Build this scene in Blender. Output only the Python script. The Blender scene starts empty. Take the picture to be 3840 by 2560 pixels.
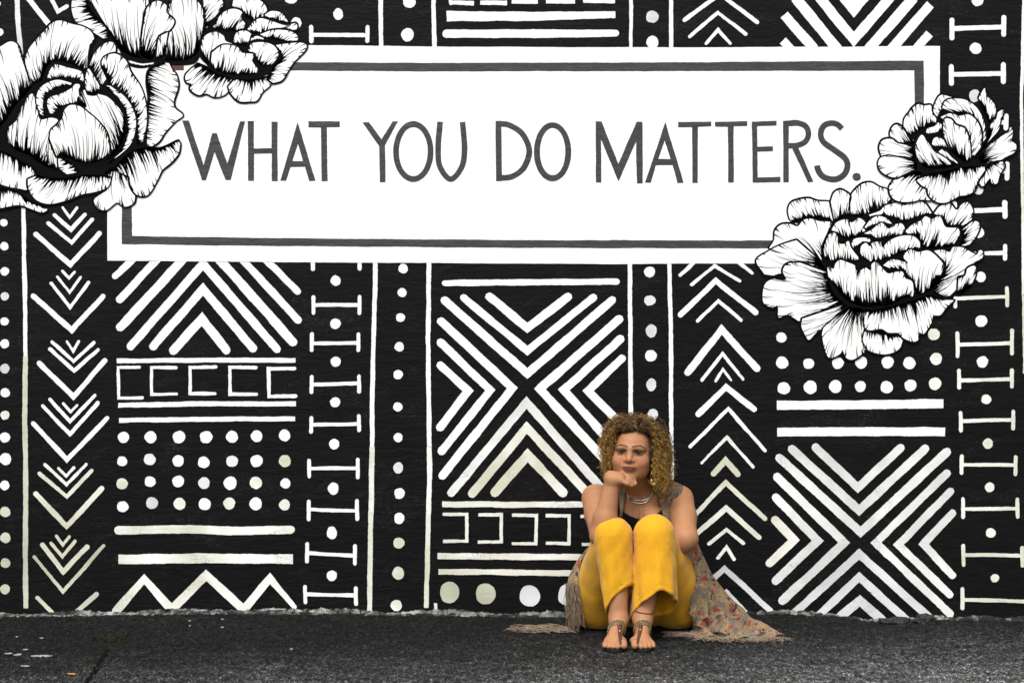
import bpy, bmesh, math, random
import numpy as np
from mathutils import Vector, Matrix
from mathutils.geometry import tessellate_polygon

random.seed(7)
rng = np.random.default_rng(7)
sc = bpy.context.scene
col = sc.collection

# ------------------------------------------------------------------ camera, sky, sun, exposure
CAM_D, CAM_H = 6.1, 1.09          # metres from the wall, metres above the ground
PPM = 947.0                       # photograph pixels per metre on the wall plane
cam_data = bpy.data.cameras.new('camera')
cam = bpy.data.objects.new('camera', cam_data)
col.objects.link(cam)
cam.location = (0, -CAM_D, CAM_H)
cam.rotation_euler = (math.radians(90), 0, 0)
cam_data.sensor_width = 36
cam_data.lens = 36 * CAM_D / (3840 / PPM)
cam_data.clip_end = 500
sc.camera = cam

SUN_EL, SUN_AZ = math.radians(57), math.radians(200)     # azimuth clockwise from +Y (behind the camera, a little to its left)
world = bpy.data.worlds.new('World')
sc.world = world
world.use_nodes = True
wn = world.node_tree
wn.nodes.clear()
sky = wn.nodes.new('ShaderNodeTexSky')
sky.sky_type = 'NISHITA'
sky.sun_disc = False
sky.sun_elevation = SUN_EL
sky.sun_rotation = SUN_AZ
sky.dust_density = 6
sky.air_density = 1.5
hs = wn.nodes.new('ShaderNodeHueSaturation')
hs.inputs['Saturation'].default_value = 0.12
bgn = wn.nodes.new('ShaderNodeBackground')
bgn.inputs['Strength'].default_value = 0.10
wo = wn.nodes.new('ShaderNodeOutputWorld')
wn.links.new(sky.outputs[0], hs.inputs['Color'])
wn.links.new(hs.outputs[0], bgn.inputs['Color'])
wn.links.new(bgn.outputs[0], wo.inputs['Surface'])

sun_data = bpy.data.lights.new('sun', 'SUN')
sun_data.energy = 1.1
sun_data.angle = math.radians(28)
sun_data.color = (1.0, 0.975, 0.935)
sun = bpy.data.objects.new('sun', sun_data)
col.objects.link(sun)
sdir = Vector((math.sin(SUN_AZ) * math.cos(SUN_EL), math.cos(SUN_AZ) * math.cos(SUN_EL), math.sin(SUN_EL)))
sun.rotation_euler = sdir.to_track_quat('Z', 'Y').to_euler()

sc.view_settings.view_transform = 'Standard'
sc.view_settings.look = 'None'
sc.view_settings.gamma = 1
sc.view_settings.use_curve_mapping = False
sc.view_settings.exposure = 1.0

# ------------------------------------------------------------------ helpers
def link(o, parent=None):
    col.objects.link(o)
    if parent is not None:
        o.parent = parent
    return o

def empty(name, loc=(0, 0, 0), parent=None):
    o = bpy.data.objects.new(name, None)
    o.empty_display_size = 0.1
    o.location = loc
    return link(o, parent)

def tag(o, label=None, cat=None, group=None, kind=None):
    if label: o['label'] = label
    if cat: o['category'] = cat
    if group: o['group'] = group
    if kind: o['kind'] = kind
    return o

def mesh_obj(name, verts, faces, mats, parent=None, fm=None, smooth=False):
    me = bpy.data.meshes.new(name)
    me.from_pydata([tuple(v) for v in verts], [], [tuple(f) for f in faces])
    if not isinstance(mats, (list, tuple)): mats = [mats]
    for m in mats: me.materials.append(m)
    if fm is not None: me.polygons.foreach_set('material_index', fm)
    if smooth: me.polygons.foreach_set('use_smooth', [True] * len(me.polygons))
    me.update()
    return link(bpy.data.objects.new(name, me), parent)

class NT:
    """small wrapper for building node materials"""
    def __init__(self, name):
        self.m = bpy.data.materials.new(name)
        self.m.use_nodes = True
        self.t = self.m.node_tree
        self.b = self.t.nodes['Principled BSDF']
        self._co = None
    def n(self, typ, **kw):
        nd = self.t.nodes.new('ShaderNode' + typ)
        for k, v in kw.items(): setattr(nd, k, v)
        return nd
    def l(self, a, b): self.t.links.new(a, b)
    def co(self, scale=(1, 1, 1), rot=(0, 0, 0)):
        if self._co is None: self._co = self.n('TexCoord').outputs['Object']
        mp = self.n('Mapping')
        mp.inputs['Scale'].default_value = scale
        mp.inputs['Rotation'].default_value = rot
        self.l(self._co, mp.inputs[0])
        return mp.outputs[0]
    def noise(self, scale, detail=4, rough=0.55, sc3=(1, 1, 1), rot=(0, 0, 0), dist=0):
        nd = self.n('TexNoise')
        nd.inputs['Scale'].default_value = scale
        nd.inputs['Detail'].default_value = detail
        nd.inputs['Roughness'].default_value = rough
        nd.inputs['Distortion'].default_value = dist
        self.l(self.co(sc3, rot), nd.inputs['Vector'])
        return nd.outputs['Fac']
    def vor(self, scale, sc3=(1, 1, 1), feature='F1', out='Distance', rnd=1):
        nd = self.n('TexVoronoi', feature=feature)
        nd.inputs['Scale'].default_value = scale
        nd.inputs['Randomness'].default_value = rnd
        self.l(self.co(sc3), nd.inputs['Vector'])
        return nd.outputs[out]
    def ramp(self, fac, stops, interp='LINEAR'):
        nd = self.n('ValToRGB')
        cr = nd.color_ramp
        cr.interpolation = interp
        while len(cr.elements) > 1: cr.elements.remove(cr.elements[-1])
        for i, (p, c) in enumerate(stops):
            if not isinstance(c, (tuple, list)): c = (c, c, c)
            e = cr.elements[0] if i == 0 else cr.elements.new(p)
            e.position = p
            e.color = (c[0], c[1], c[2], 1)
        self.l(fac, nd.inputs[0])
        return nd.outputs[0]
    def mix(self, fac, a, b, mode='MIX'):
        nd = self.n('Mix', data_type='RGBA', blend_type=mode)
        for s, v in ((nd.inputs[0], fac), (nd.inputs[6], a), (nd.inputs[7], b)):
            if isinstance(v, (int, float)): s.default_value = v
            elif isinstance(v, (tuple, list)): s.default_value = (*v[:3], 1)
            else: self.l(v, s)
        return nd.outputs[2]
    def math(self, op, a, b=0.0):
        nd = self.n('Math', operation=op)
        for s, v in ((nd.inputs[0], a), (nd.inputs[1], b)):
            if isinstance(v, (int, float)): s.default_value = v
            else: self.l(v, s)
        return nd.outputs[0]
    def bump(self, h, strength, dist, prev=None):
        nd = self.n('Bump')
        nd.inputs['Strength'].default_value = strength
        nd.inputs['Distance'].default_value = dist
        self.l(h, nd.inputs['Height'])
        if prev is not None: self.l(prev, nd.inputs['Normal'])
        self.l(nd.outputs[0], self.b.inputs['Normal'])
        return nd.outputs[0]
    def set(self, base=None, rough=None, spec=None, metal=None):
        for key, v in (('Base Color', base), ('Roughness', rough), ('Specular IOR Level', spec), ('Metallic', metal)):
            if v is None: continue
            s = self.b.inputs[key]
            if isinstance(v, (int, float)): s.default_value = v
            elif isinstance(v, (tuple, list)): s.default_value = (*v[:3], 1)
            else: self.l(v, s)
        return self.m

# ------------------------------------------------------------------ wall paint materials (one shared plaster relief)
def plaster(t, strength=1.0):
    a = t.noise(11, 5, 0.66, (1, 1, 4.0), dist=0.5)
    b = t.noise(75, 2, 0.6, (1, 1, 1.8))
    h = t.math('ADD', a, t.math('MULTIPLY', b, 0.30))
    return t.bump(h, 0.5 * strength, 0.005)

def mat_black():
    t = NT('black_wall_paint')
    smear = t.noise(3.2, 7, 0.7, (1, 1, 2.4), dist=1.2)
    f = t.ramp(smear, [(0.52, 0), (0.72, 1)])
    fine = t.ramp(t.noise(70, 4, 0.7, (1, 1, 4)), [(0.52, 0), (0.66, 1)])
    fac = t.math('MULTIPLY', f, fine)
    base = t.mix(t.noise(5, 5, 0.6), (0.0022, 0.0022, 0.0024), (0.0050, 0.0050, 0.0054))
    t.set(t.mix(t.math('MULTIPLY', fac, 0.8), base, (0.075, 0.075, 0.077)), 0.6, 0.10)
    plaster(t, 1.6)
    return t.m

def mat_ink():
    t = NT('black_ink_paint')
    t.set((0.0022, 0.0022, 0.0023), 0.7, 0.06)
    return t.m

def mat_white(name, c0, c1, wear, wear_col=(0.02, 0.02, 0.02)):
    t = NT(name)
    tint = t.ramp(t.noise(2.6, 3, 0.6), [(0.38, c0), (0.60, c1)])
    if wear > 0:
        big = t.ramp(t.noise(6, 4, 0.6, dist=0.5), [(0.45, 0), (0.72, 1)])
        fine = t.noise(170, 3, 0.75, (1, 1, 1.7))
        th = t.math('SUBTRACT', 0.70, t.math('MULTIPLY', big, wear))
        m = t.math('MULTIPLY', t.math('SUBTRACT', fine, th), 7.0)
        nd = t.n('Clamp'); t.l(m, nd.inputs[0])
        base = t.mix(nd.outputs[0], tint, wear_col)
    else:
        base = tint
    t.set(base, 0.62, 0.25)
    plaster(t, 0.8)
    return t.m

M = {}
M['black'] = mat_black()
M['ink'] = mat_ink()
M['panel'] = mat_white('white_panel_paint', (0.83, 0.83, 0.83), (0.80, 0.80, 0.80), 0)
M['white'] = mat_white('white_brushed_paint', (0.82, 0.82, 0.81), (0.76, 0.76, 0.75), 0.16)
M['cream'] = mat_white('cream_brushed_paint', (0.54, 0.54, 0.43), (0.80, 0.80, 0.77), 0.22)
M['sage'] = mat_white('yellowed_worn_paint', (0.40, 0.41, 0.32), (0.56, 0.57, 0.46), 0.20)
M['chalk'] = mat_white('dry_grey_white_paint', (0.72, 0.72, 0.73), (0.52, 0.52, 0.54), 0.19)
M['worn'] = mat_white('worn_white_paint', (0.80, 0.80, 0.78), (0.56, 0.56, 0.55), 0.24)
M['petal'] = mat_white('white_petal_paint', (0.80, 0.80, 0.80), (0.74, 0.74, 0.74), 0)

def mat_grey():
    t = NT('grey_lettering_paint')
    f = t.noise(14, 6, 0.7, (1, 1, 3.5), dist=1.0)
    t.set(t.ramp(f, [(0.3, 0.030), (0.55, 0.041), (0.75, 0.070)]), 0.5, 0.3)
    plaster(t, 1.4)
    return t.m
M['grey'] = mat_grey()
t = NT('maroon_old_paint'); M['maroon'] = t.set((0.10, 0.045, 0.04), 0.6, 0.2)

# ------------------------------------------------------------------ mural drawing: photograph pixels on the wall plane
def WX(sx): return (sx - 1920.0) / PPM
def WZ(sy): return CAM_H + (1280.0 - sy) / PPM

class Tile:
    """a reading frame on the wall: origin in wall pixels and its enlargement"""
    def __init__(self, ox, oy, s): self.o, self.s = (ox, oy), s
    def __call__(self, pts): return [(self.o[0] + p[0] / self.s, self.o[1] + p[1] / self.s) for p in pts]
TA = Tile(0, 0, 1.96); TB = Tile(0, 760, 1.96); TC = Tile(0, 1560, 1.96); TD = Tile(1100, 960, 1.96)
TE = Tile(1100, 1600, 1.96); TF = Tile(2300, 960, 1.96); TG = Tile(2640, 1600, 1.96); TH = Tile(1040, 0, 1.96)
TI = Tile(2240, 0, 1.96); TJ = Tile(2800, 280, 2.2615); TK = Tile(2800, 680, 2.2615)
TL = Tile(3240, 0, 3.92); TM = Tile(3240, 1000, 2.24); TS = Tile(0, 0, 1.0)

def catmull(pts, step=5.0, closed=False):
    P = [np.array(p, float) for p in pts]
    n = len(P)
    if n < 3 and not closed:
        L = np.linalg.norm(P[1] - P[0]); k = max(2, int(L / step))
        return [tuple(P[0] + (P[1] - P[0]) * i / k) for i in range(k + 1)]
    out = []
    rngi = range(n) if closed else range(n - 1)
    for i in rngi:
        p1, p2 = P[i], P[(i + 1) % n]
        p0 = P[(i - 1) % n] if (closed or i > 0) else 2 * p1 - p2
        p3 = P[(i + 2) % n] if (closed or i + 2 < n) else 2 * p2 - p1
        k = max(2, int(np.linalg.norm(p2 - p1) / step))
        for j in range(k):
            t = j / k
            out.append(tuple(0.5 * ((2 * p1) + (-p0 + p2) * t + (2 * p0 - 5 * p1 + 4 * p2 - p3) * t * t + (-p0 + 3 * p1 - 3 * p2 + p3) * t ** 3)))
    if not closed: out.append(tuple(P[-1]))
    return out

def resample(poly, step):
    out = []
    n = len(poly)
    for i in range(n):
        a, b = np.array(poly[i]), np.array(poly[(i + 1) % n])
        k = max(1, int(np.linalg.norm(b - a) / step))
        for j in range(k): out.append(tuple(a + (b - a) * j / k))
    return out

def rough(poly, amp=1.0, step=5.0):
    """hand-painted edge: small wobble along the outline"""
    pts = resample(poly, step)
    n = len(pts)
    ph = random.random() * 50
    out = []
    w = 0.0
    for i, p in enumerate(pts):
        a, b = np.array(pts[i - 1]), np.array(pts[(i + 1) % n])
        d = b - a
        L = np.linalg.norm(d) + 1e-9
        nrm = np.array((-d[1], d[0])) / L
        w = 0.8 * w + random.gauss(0, 0.32)
        out.append(tuple(np.array(p) + nrm * amp * (w + 0.5 * math.sin(i * 0.17 + ph) + random.gauss(0, .22))))
    return out

def stroke_outline(pts, w, cap='round'):
    """outline polygon of a thick polyline with mitred joins; w = width or list of widths"""
    P = [np.array(p, float) for p in pts]
    n = len(P)
    ws = [w] * n if isinstance(w, (int, float)) else list(w)
    left, right = [], []
    for i in range(n):
        d0 = P[i] - P[i - 1] if i > 0 else P[1] - P[0]
        d1 = P[i + 1] - P[i] if i < n - 1 else P[-1] - P[-2]
        d0 = d0 / (np.linalg.norm(d0) + 1e-9); d1 = d1 / (np.linalg.norm(d1) + 1e-9)
        n0, n1 = np.array((-d0[1], d0[0])), np.array((-d1[1], d1[0]))
        m = n0 + n1
        m = m / (np.linalg.norm(m) + 1e-9)
        s = ws[i] / 2 / max(0.35, float(m @ n1))
        left.append(P[i] + m * s); right.append(P[i] - m * s)
    out = list(left)
    def capf(c, d, r):
        a0 = math.atan2(d[1], d[0])
        return [c + r * np.array((math.cos(a), math.sin(a))) for a in (a0 + math.radians(50), a0, a0 - math.radians(50))]
    de = P[-1] - P[-2]; ds = P[0] - P[1]
    if cap == 'round': out += [c * 0.5 + 0.5 * (P[-1] + de / np.linalg.norm(de) * 0 + (c - P[-1])) for c in capf(P[-1], de, ws[-1] / 2)]
    out += right[::-1]
    if cap == 'round': out += capf(P[0], ds, ws[0] / 2)
    return [tuple(p) for p in out]

class Paint:
    """collects flat paint polygons; every polygon lies a hair in front of the last"""
    def __init__(self, y0, dy=0.00005):
        self.v, self.f, self.m, self.y, self.dy = [], [], [], y0, dy
    def poly(self, outer, mi=0, holes=(), y=None):
        loops = [list(outer)] + [list(h) for h in holes]
        yy = self.y if y is None else y
        tris = tessellate_polygon([[Vector((p[0], p[1], 0)) for p in lp] for lp in loops])
        flat = [p for lp in loops for p in lp]
        base = len(self.v)
        self.v += [(WX(p[0]), -yy, WZ(p[1])) for p in flat]
        for a, b, c in tris:
            pa, pb, pc = flat[a], flat[b], flat[c]
            cr = (pb[0] - pa[0]) * (pc[1] - pa[1]) - (pb[1] - pa[1]) * (pc[0] - pa[0])
            if abs(cr) < 1e-6: continue
            self.f.append((base + a, base + b, base + c) if cr < 0 else (base + a, base + c, base + b))
            self.m.append(mi)
        if y is None: self.y += self.dy
    def ribbon(self, pts, ws, mi=0, y=None):
        """tapered stroke as a quad strip"""
        P = np.array(pts, float)
        d = np.gradient(P, axis=0)
        d /= (np.linalg.norm(d, axis=1)[:, None] + 1e-9)
        nr = np.stack((-d[:, 1], d[:, 0]), 1)
        ws = np.array(ws)[:, None] / 2
        A, B = P + nr * ws, P - nr * ws
        yy = self.y if y is None else y
        base = len(self.v)
        for a, b in zip(A, B):
            self.v.append((WX(a[0]), -yy, WZ(a[1]))); self.v.append((WX(b[0]), -yy, WZ(b[1])))
        for i in range(len(P) - 1):
            q = base + 2 * i
            self.f.append((q, q + 1, q + 3, q + 2)); self.m.append(mi)
        if y is None: self.y += self.dy
    def build(self, name, mats, parent):
        return mesh_obj(name, self.v, self.f, mats, parent, self.m)

Y_MARK, Y_PANEL, Y_TEXT, Y_FLOWER = 0.0006, 0.0020, 0.0024, 0.0030

# ------------------------------------------------------------------ ground
GP = [(-400, 2312), (0, 2310), (400, 2306), (800, 2297), (1300, 2300), (1700, 2308), (2100, 2314), (2600, 2306), (2900, 2297),
      (3120, 2310), (3250, 2328), (3500, 2322), (3840, 2325), (4300, 2318)]
def ground_h(x, y):
    s = x * PPM + 1920
    e = (2312 - np.interp(s, [g[0] for g in GP], [g[1] for g in GP])) / PPM
    d = np.clip(-y / 0.55, 0, 1)
    fall = (1 - d) ** 2
    w = 0.004 * np.sin(3.1 * x + 1.0) * np.sin(2.3 * y + .5) + 0.003 * np.sin(9 * x + 4 * y) * np.sin(7 * y)
    return e * fall + w * np.clip(-y / 0.4, 0, 1) * 0.8

def build_ground():
    xs = np.concatenate((np.linspace(-150, -9, 12), np.linspace(-8, -3, 26), np.arange(-2.9, 2.9, .0075), np.linspace(3, 8, 26), np.linspace(9, 150, 12)))
    ys = np.concatenate((np.linspace(-200, -12, 14), np.linspace(-10, -1.9, 34), np.arange(-1.8, 0.06, .0095)))
    X, Y = np.meshgrid(xs, ys)
    Z = ground_h(X, np.minimum(Y, 0))
    fine = (np.abs(X) < 3.0) & (Y > -1.85)
    g1 = rng.normal(0, 1, X.shape)                       # loose stones standing out of the binder
    g2 = rng.normal(0, 1, X.shape)
    g2 = (g2 + np.roll(g2, 1, 0) + np.roll(g2, 1, 1) + np.roll(g2, -1, 0) + np.roll(g2, -1, 1)) / 2.2
    Z = Z + np.where(fine, 0.0011 * g1 + 0.0012 * g2 + 0.0022 * np.maximum(0, g1 - 1.2), 0)
    V = np.stack((X, Y, Z), -1).reshape(-1, 3)
    nx, ny = len(xs), len(ys)
    idx = np.arange(nx * ny).reshape(ny, nx)
    F = np.stack((idx[:-1, :-1], idx[:-1, 1:], idx[1:, 1:], idx[1:, :-1]), -1).reshape(-1, 4)
    t = NT('worn_asphalt')
    grain = t.noise(60, 4, 0.85, (1, 0.45, 1))
    stones = t.vor(210)
    cell = t.n('SeparateColor'); t.l(t.vor(210, out='Color'), cell.inputs[0])
    g = t.ramp(cell.outputs[0], [(0.0, 0.014), (0.5, 0.030), (0.85, 0.060), (1.0, 0.16)])
    g = t.mix(1.0, g, t.ramp(grain, [(0.36, 0.18), (0.50, 0.80), (0.62, 2.4)]), 'MULTIPLY')
    # asphalt tone: darker towards the wall and the left, boundary broken by noise
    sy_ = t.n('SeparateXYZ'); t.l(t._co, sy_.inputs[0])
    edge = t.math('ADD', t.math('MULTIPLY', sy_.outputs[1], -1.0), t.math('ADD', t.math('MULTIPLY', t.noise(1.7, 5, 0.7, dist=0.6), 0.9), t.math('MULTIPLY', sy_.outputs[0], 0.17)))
    tone = t.ramp(t.math('MULTIPLY', edge, 0.5), [(0.40, 0.09), (0.55, 0.19), (0.72, 0.50), (0.95, 1.25)])
    base = t.mix(1.0, g, t.mix(1.0, tone, (2.2, 2.2, 2.2), 'MULTIPLY'), 'MULTIPLY')
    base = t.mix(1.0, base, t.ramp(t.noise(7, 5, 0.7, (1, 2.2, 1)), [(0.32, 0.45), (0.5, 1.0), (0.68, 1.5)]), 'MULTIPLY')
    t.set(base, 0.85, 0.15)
    h = t.math('SUBTRACT', grain, t.math('MULTIPLY', stones, 0.5))
    t.bump(h, 1.0, 0.014)
    M['asphalt'] = t.m
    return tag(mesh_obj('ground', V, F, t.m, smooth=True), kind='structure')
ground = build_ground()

# ------------------------------------------------------------------ wall
wall = empty('painted_wall')
tag(wall, 'black plaster wall painted with white geometric patterns, peonies and a lettered panel', 'wall', kind='thing')
def build_wall_face():
    bm = bmesh.new()
    bmesh.ops.create_cube(bm, size=1)
    for v in bm.verts:
        v.co = Vector((v.co.x * 13, 0.125 + v.co.y * 0.25, 1.75 + v.co.z * 4.5))
    me = bpy.data.meshes.new('wall_face'); bm.to_mesh(me); bm.free()
    me.materials.append(M['black'])
    return link(bpy.data.objects.new('wall_face', me), wall)
build_wall_face()

MARK_N = [0]
def mark_y():
    MARK_N[0] += 1
    return Y_MARK + MARK_N[0] * 3e-6
def mark(name, outline, mat, parent=wall, y=None, amp=1.0, holes=()):
    p = Paint(y if y else mark_y())
    p.poly(rough(outline, amp), 0, [rough(h, amp) for h in holes])
    return p.build(name, M[mat], parent)

def wmat(sx, sy):
    """paint state: the lower left and the lowest marks have yellowed, most others are white"""
    v = (sy - 1500) / 800.0 + random.gauss(0, 0.16) - max(0, (sx - 700) / 2600.0) * 0.5
    if sx < 110: v += 0.28
    if v > 0.85: return 'sage'
    if v > 0.42: return 'cream'
    if sx > 3300 and sy > 1500: return 'cream'
    return 'white'

def stripe(T, pts, w, name='stripe', mat=None, cap='round', y=None):
    P = T(pts)
    ww = w / T.s if isinstance(w, (int, float)) else [q / T.s for q in w]
    c = np.mean(np.array(P), 0)
    mat = mat or wmat(*c)
    if mat == 'white' and c[1] > 1700: mat = 'worn'
    return mark(name, stroke_outline(P, ww, cap), mat, y=y)

def chevron(T, a, b, c, w, mat=None): return stripe(T, (a, b, c), w, 'chevron', mat)

def dot(T, x, y, r, ry=None, mat=None):
    (cx, cy), = T([(x, y)])
    rx, ry = r / T.s, (ry or r) / T.s
    ph = random.random() * 6
    pts = [(cx + rx * (1 + 0.04 * math.sin(3 * a + ph)) * math.cos(a), cy + ry * (1 + 0.04 * math.sin(2 * a + ph)) * math.sin(a))
           for a in np.linspace(0, 2 * math.pi, 30, endpoint=False)]
    p = Paint(mark_y(), 8e-7)
    p.poly([(q[0] + random.gauss(0, .5), q[1] + random.gauss(0, .5)) for q in pts])
    return p.build('dot', M[mat or ('chalk' if random.random() < 0.1 else wmat(cx, cy))], wall)

def ibar(T, xl, l0, l1, xr, r0, r1, yl, yr, w=28, mat=None):
    (cx, cy), = T([((xl + xr) / 2, yl)])
    m = M[mat or wmat(cx, cy)]
    p = Paint(mark_y(), 8e-7)
    s = T.s
    p.poly(rough(stroke_outline(T([(xl, l0), (xl + random.uniform(-3, 3), l1)]), w / s), .8))
    p.poly(rough(stroke_outline(T([(xr, r0), (xr + random.uniform(-3, 3), r1)]), w / s), .8))
    p.poly(rough(stroke_outline(T([(xl, yl), ((xl + xr) / 2, (yl + yr) / 2 + random.uniform(-3, 3)), (xr, yr)]), w * .95 / s, 'butt'), .8))
    return p.build('bar_mark', m, wall)

# --- far left column
for x, y, r in ((-5, 238, 30), (-15, 30, 22)): dot(TA, x, y, r)
for x, y, r in ((28, 147, 28), (32, 320, 31), (35, 505, 32), (35, 688, 31), (33, 872, 31), (35, 1036, 33), (36, 1218, 35), (38, 1395, 35), (37, 1560, 33)): dot(TB, x, y, r)
for x, y, r in ((36, 155, 38), (40, 314, 43), (35, 507, 35), (38, 702, 38), (40, 892, 38), (40, 1077, 36), (37, 1270, 36)): dot(TC, x, y, r)
stripe(TA, [(125, -15), (135, 200), (152, 400)], 36, 'vertical_line', 'chalk')
stripe(TB, [(172, 20), (176, 300), (184, 700), (188, 1130)], 31, 'vertical_line', 'white', 'butt')
stripe(TC, [(188, -442), (183, 0), (190, 500), (186, 1000), (190, 1412)], 36, 'vertical_line', 'sage', 'butt')
# --- column of downward chevrons
stripe(TA, [(205, -15), (370, 195)], 38, 'stripe', 'white'); chevron(TA, (375, -15), (425, 88), (492, 48), 28)
chevs_b = [((462, 35), (513, 108), (565, 38), 22), ((400, 90), (522, 200), (625, 88), 28), ((355, 152), (527, 292), (678, 124), 28), ((262, 232), (518, 455), (732, 225), 36),
    ((460, 503), (508, 555), (550, 508), 18), ((422, 545), (512, 658), (592, 548), 20), ((375, 592), (516, 768), (652, 585), 24), ((245, 685), (528, 935), (758, 688), 38),
    ((492, 1018), (538, 1092), (578, 1018), 18), ((382, 1022), (540, 1165), (690, 1028), 24), ((366, 1075), (545, 1232), (722, 1080), 27), ((288, 1178), (540, 1425), (772, 1160), 36),
    ((465, 1475), (520, 1535), (568, 1487), 20), ((365, 1442), (515, 1606), (697, 1415), 25), ((315, 1492), (515, 1702), (718, 1470), 27)]
for a, b, c, w in chevs_b: chevron(TB, a, b, c, w)
chevs_c = [((245, 52), (492, 320), (790, 12), 34), ((430, 382), (487, 440), (543, 378), 20), ((330, 355), (490, 502), (632, 352), 24), ((290, 420), (492, 590), (675, 398), 28),
    ((262, 568), (490, 808), (748, 530), 38), ((415, 878), (463, 945), (510, 884), 20), ((375, 930), (460, 1030), (552, 918), 24), ((312, 945), (465, 1140), (640, 960), 36), ((252, 1032), (463, 1288), (762, 950), 26)]
for a, b, c, w in chevs_c: chevron(TC, a, b, c, w)
stripe(TC, [(275, 1332), (400, 1455)], 28); stripe(TC, [(712, 1305), (545, 1450)], 34)
# --- third column: chevrons under the panel, brackets, dots, bars, zigzag
for pts, w in (([(995, 400), (845, 540)], 48), ([(1180, 390), (880, 712)], 56), ([(1370, 390), (885, 915)], 65), ([(1590, 390), (2155, 1025)], 66), ([(1755, 390), (2192, 862)], 54), ([(1925, 390), (2188, 652)], 50)):
    stripe(TB, pts, w, mat='white')
for a, b, c, w in (((960, 1055), (1492, 450), (2035, 1075), 60), ((1125, 1055), (1493, 635), (1860, 1070), 62), ((1275, 1085), (1485, 850), (1665, 1085), 65)): chevron(TB, a, b, c, w, 'white')
stripe(TB, [(858, 1162), (1500, 1156), (2172, 1157)], 34, cap='butt'); stripe(TB, [(868, 1487), (1500, 1476), (2175, 1477)], 36, cap='butt')
for pts, w in (([(1025, 1208), (868, 1210), (872, 1435), (1045, 1432)], 22), ([(1295, 1210), (1113, 1210), (1115, 1408), (1298, 1405)], 22), ([(1588, 1206), (1397, 1210), (1397, 1402), (1582, 1402)], 24),
    ([(1880, 1210), (1690, 1210), (1690, 1407), (1885, 1407)], 24), ([(2165, 1217), (1975, 1220), (1978, 1422), (2172, 1420)], 26)): stripe(TB, pts, w, 'bracket')
stripe(TC, [(876, 30), (1500, 22), (2170, 18)], 34, cap='butt', mat='white')
for x, y, r in ((908, 155, 41), (1107, 153, 44), (1316, 153, 46), (1515, 153, 46), (1705, 150, 44), (1887, 146, 42), (2092, 140, 42), (898, 330, 37), (1100, 317, 43), (1310, 328, 42), (1497, 338, 43), (1705, 330, 43), (1886, 328, 45), (2094, 328, 44),
    (897, 495, 42), (1103, 480, 40), (1310, 478, 43), (1500, 490, 42), (1693, 491, 48), (1880, 488, 45), (2098, 493, 37), (902, 664, 42), (1117, 637, 44), (1320, 642, 44), (1504, 644, 45), (1686, 640, 43), (1880, 643, 46), (2092, 650, 40)): dot(TC, x, y, r)
stripe(TC, [(868, 838), (1400, 828), (1700, 842), (2140, 832)], 60, mat='cream'); stripe(TC, [(872, 1050), (1500, 1042), (2152, 1048)], 70, cap='butt', mat='cream')
stripe(TC, [(850, 1432), (1060, 1195), (1262, 1420), (1515, 1165), (1792, 1420), (1985, 1190), (2165, 1400)], [62, 52, 66, 60, 62, 55, 34], 'zigzag', 'cream')
# --- fourth column: bar marks with dots between
stripe(TD, [(145, 30), (145, 95)], 30, 'tick', 'white'); stripe(TD, [(487, 30), (487, 95)], 30, 'tick', 'white')
for x, y, r in ((311, 180, 37), (309, 497, 39), (312, 776, 37), (308, 1073, 37), (301, 1381, 38)): dot(TD, x, y, r, mat='white')
for a in ((147, 302, 420, 488, 298, 420, 360, 360), (137, 573, 690, 478, 575, 692, 642, 638), (136, 885, 1000, 483, 880, 995, 942, 934), (133, 1187, 1290, 481, 1175, 1278, 1238, 1232)): ibar(TD, *a, mat='white')
for x, y, r, q in ((294, 453, 40, 44), (283, 777, 37, 48), (283, 1092, 38, 38)): dot(TE, x, y, r, q, mat='white')
for a in ((116, 248, 365, 473, 240, 370, 306, 304), (114, 548, 678, 467, 542, 676, 604, 616), (103, 858, 988, 454, 875, 1005, 925, 946), (87, 1172, 1287, 460, 1182, 1300, 1228, 1235)): ibar(TE, *a, mat='white')
dot(TH, 448, 106, 36, 42, 'white'); dot(TH, 100, -5, 45, 34, 'white'); dot(TH, 140, 170, 38, 40, 'white')
ibar(TH, 248, 200, 305, 664, 198, 303, 258, 260, 30, 'white')
stripe(TH, [(760, -15), (762, 360)], 32, 'vertical_line', 'white'); stripe(TH, [(1148, -15), (1155, 360)], 32, 'vertical_line', 'white')
dot(TH, 970, 15, 46, 47, 'white'); dot(TH, 957, 258, 46, 49, 'white')
stripe(TD, [(602, 30), (602, 200), (590, 600), (580, 1000), (578, 1400)], 33, 'vertical_line', 'white', 'butt')
stripe(TE, [(578, 145), (575, 400), (566, 900), (560, 1368)], 37, 'vertical_line', 'cream', 'butt')
for x, y, r in ((807, 92, 35), (799, 268, 33), (787, 452, 33), (779, 666, 35), (770, 870, 35), (768, 1107, 34), (770, 1333, 33)): dot(TD, x, y, r)
for x, y, r, q in ((771, 301, 36, 41), (780, 488, 38, 41), (778, 671, 37, 43), (775, 852, 41, 42), (771, 1073, 43, 48), (757, 1310, 42, 40)): dot(TE, x, y, r, q)
stripe(TD, [(997, 30), (990, 600), (995, 1000), (1000, 1400)], 34, 'vertical_line', 'white', 'butt')
stripe(TE, [(1000, 145), (1002, 300), (987, 900), (978, 1328)], 35, 'vertical_line', 'cream', 'butt')
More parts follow.
